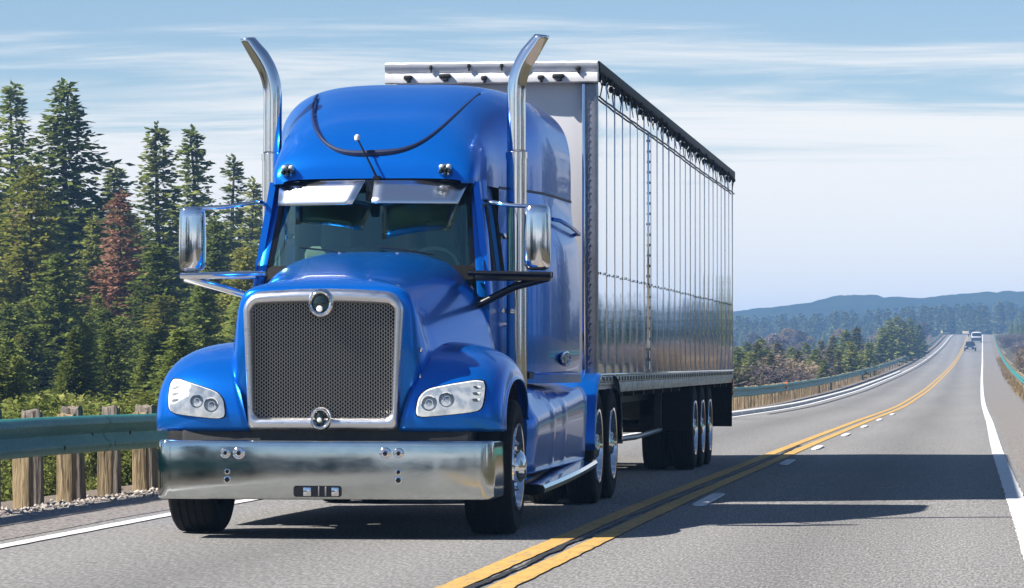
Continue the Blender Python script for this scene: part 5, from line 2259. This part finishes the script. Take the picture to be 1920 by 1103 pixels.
# dry grass fringe along the right gravel edge and behind the left rail
V, F = [], []
for k in range(9000):
    y = 60 + 420 * g.random() ** 1.4
    if g.random() < .6:
        x = float(road_x(y)) + g.normal(2.62, .16)
    else:
        x = float(road_x(y)) - 9.0 - abs(g.normal(0, .7))
    z = float(ground_h(x, y))
    a = g.uniform(0, 6.28)
    h, w = g.uniform(.10, .30), .02 + y * .00012
    i = len(V)
    V += [(x - w * math.cos(a), y - w * math.sin(a), z), (x + w * math.cos(a), y + w * math.sin(a), z), (x + g.normal(0, .06), y + g.normal(0, .06), z + h)]
    F.append((i, i + 1, i + 2))
gm_ = fast_mesh('grass', np.array(V), np.array(F), 'grass_dry')
go = bpy.data.objects.new('grass', gm_)
COL.objects.link(go)
tag(go, 'dry yellow grass along the gravel edges of the road', 'grass', kind='stuff')

# ------------------------------------------------------------------ far traffic and small things


def car(name, x, y, label, mat, Hc=1.5, Wc=1.85, L=4.6, box=False):
    e = empty(name, (x, y, float(road_z(y)) + .004))
    tag(e, label, 'van' if box else 'car', 'vehicles far up the road')
    hw = Wc / 2
    if box:
        sec = [(0, .35, .9), (0, .35, 1.0), (.25, .32, 1.05), (.8, .32, Hc * .62), (1.2, .32, Hc * .97), (L - .3, .32, Hc), (L, .35, Hc * .95)]
    else:
        sec = [(0, .38, .70), (.15, .30, .80), (1.1, .28, .95), (1.25, .28, .96), (3.4, .28, .98), (4.3, .30, .95), (L, .40, .75)]
    b = MB()
    N = 14

    def CP(i, j):
        yy, z0, z1 = sec[i]
        a = 2 * math.pi * (j + .5) / N
        c, s = math.cos(a), math.sin(a)
        k = .93 if i in (0, len(sec) - 1) else 1
        return (hw * k * math.copysign(abs(c) ** .35, c), yy, (z0 + z1) / 2 + (z1 - z0) / 2 * math.copysign(abs(s) ** .45, s))
    b.grid(len(sec), N, CP, wrapv=True)
    b.f.append(tuple(range(N)))
    b.f.append(tuple((len(sec) - 1) * N + j for j in range(N)))
    o = b.build('body', mat, e, sharp=40)
    fix_normals(o)
    if not box:
        b = MB()
        gl = [(1.0, .80, .92), (1.75, .68, Hc), (3.2, .68, Hc), (4.1, .78, .95)]
        b.grid(4, 5, lambda i, j: (gl[i][1] * (-1, -.92, 0, .92, 1)[j] * hw / .92, gl[i][0], (.92, gl[i][2] - .04, gl[i][2], gl[i][2] - .04, .92)[j]))
        o = b.build('cabin', 'black_gloss', e, sharp=40)
        b = MB().box(-.60, .60, 1.8, 3.15, Hc - .02, Hc + .02, .015)
        b.build('roof', mat, e)
    else:
        b = MB().box(-hw + .12, hw - .12, .42, 1.0, Hc * .60, Hc * .88, .02)
        b.build('windscreen', 'black_gloss', e)
        b = MB().box(-hw - .01, hw + .01, -.08, .4, .30, .95, .03)
        b.build('front_bumper', 'car_navy', e)
    for s in (-1, 1):
        for yy in (.85, L - .95):
            b = MB().lathe([(-.11, .18), (-.11, .31), (.11, .31), (.11, .18), (.10, .02)], 16, 'x', (s * (hw - .10), yy, .32))
            b.build('wheel', 'rubber', e, sharp=30)
        b = MB().box(s * .70 - .14, s * .70 + .14, -.03, .06, .62, .74, .02)
        b.build('headlight', 'lamp_reflector', e)
    b = MB().box(-.25, .25, -.04, .05, .42, .54, .01)
    b.build('number_plate', 'white_plastic', e)
    return e


def lane(y, off):
    return float(road_x(y)) + off


xw, yw = at(1831, 690)
car('white_van', xw, yw, 'white van with dark bumper on the climbing road', 'car_white', 2.1, 1.95, 5.2, True)
xw, yw = at(1819, 560)
car('dark_car', xw, yw, 'dark blue car nearest on the climbing road', 'car_navy')
xw, yw = at(1823, 800)
car('dark_car', xw, yw, 'black car near the crest ahead of the white van', 'car_black')
# beige board across the crest, yellow marker post
x, y = at(1817, 930)
z = float(road_z(y))
e = empty('crest_barrier', (x, y, z))
tag(e, 'low beige board barrier at the crest of the road', 'barrier')
MB().box(-1.7, 1.7, -.05, .05, .35, 1.0, .02).build('board', 'board_beige', e)
for s in (-1, 1):
    MB().box(s * 1.4 - .08, s * 1.4 + .08, .06, .20, -.1, .9, .01).build('leg', 'black_metal', e)
x, y = at(1766, 800)
e = empty('marker_post', (x, y, float(ground_h(x, y))))
tag(e, 'pale yellow marker post at the far end of the left guardrail', 'marker post')
MB().box(-.16, .16, -.05, .05, 0, 1.3, .03).build('panel', 'marker_yellow', e)
MB().box(-.04, .04, .051, .12, -.3, 1.2, .01).build('stake', 'wood_grey', e)

# ------------------------------------------------------------------ haze
hz = MB().box(-2700, 2700, -1000, 3700, -12, 34).build('haze', 'bark', smooth=False)
m = NT('haze_air')
m.t.nodes.remove(m.b)
pv = m.n('ShaderNodeVolumePrincipled')
pv.inputs['Color'].default_value = (0.30, 0.57, 1.0, 1)
pv.inputs['Density'].default_value = 0.00045
pv.inputs['Anisotropy'].default_value = 0.0
m.l(pv.outputs[0], m.o.inputs['Volume'])
hz.data.materials.clear()
hz.data.materials.append(m.m)
tag(hz, 'thin blue haze over the valley', 'haze', kind='stuff')
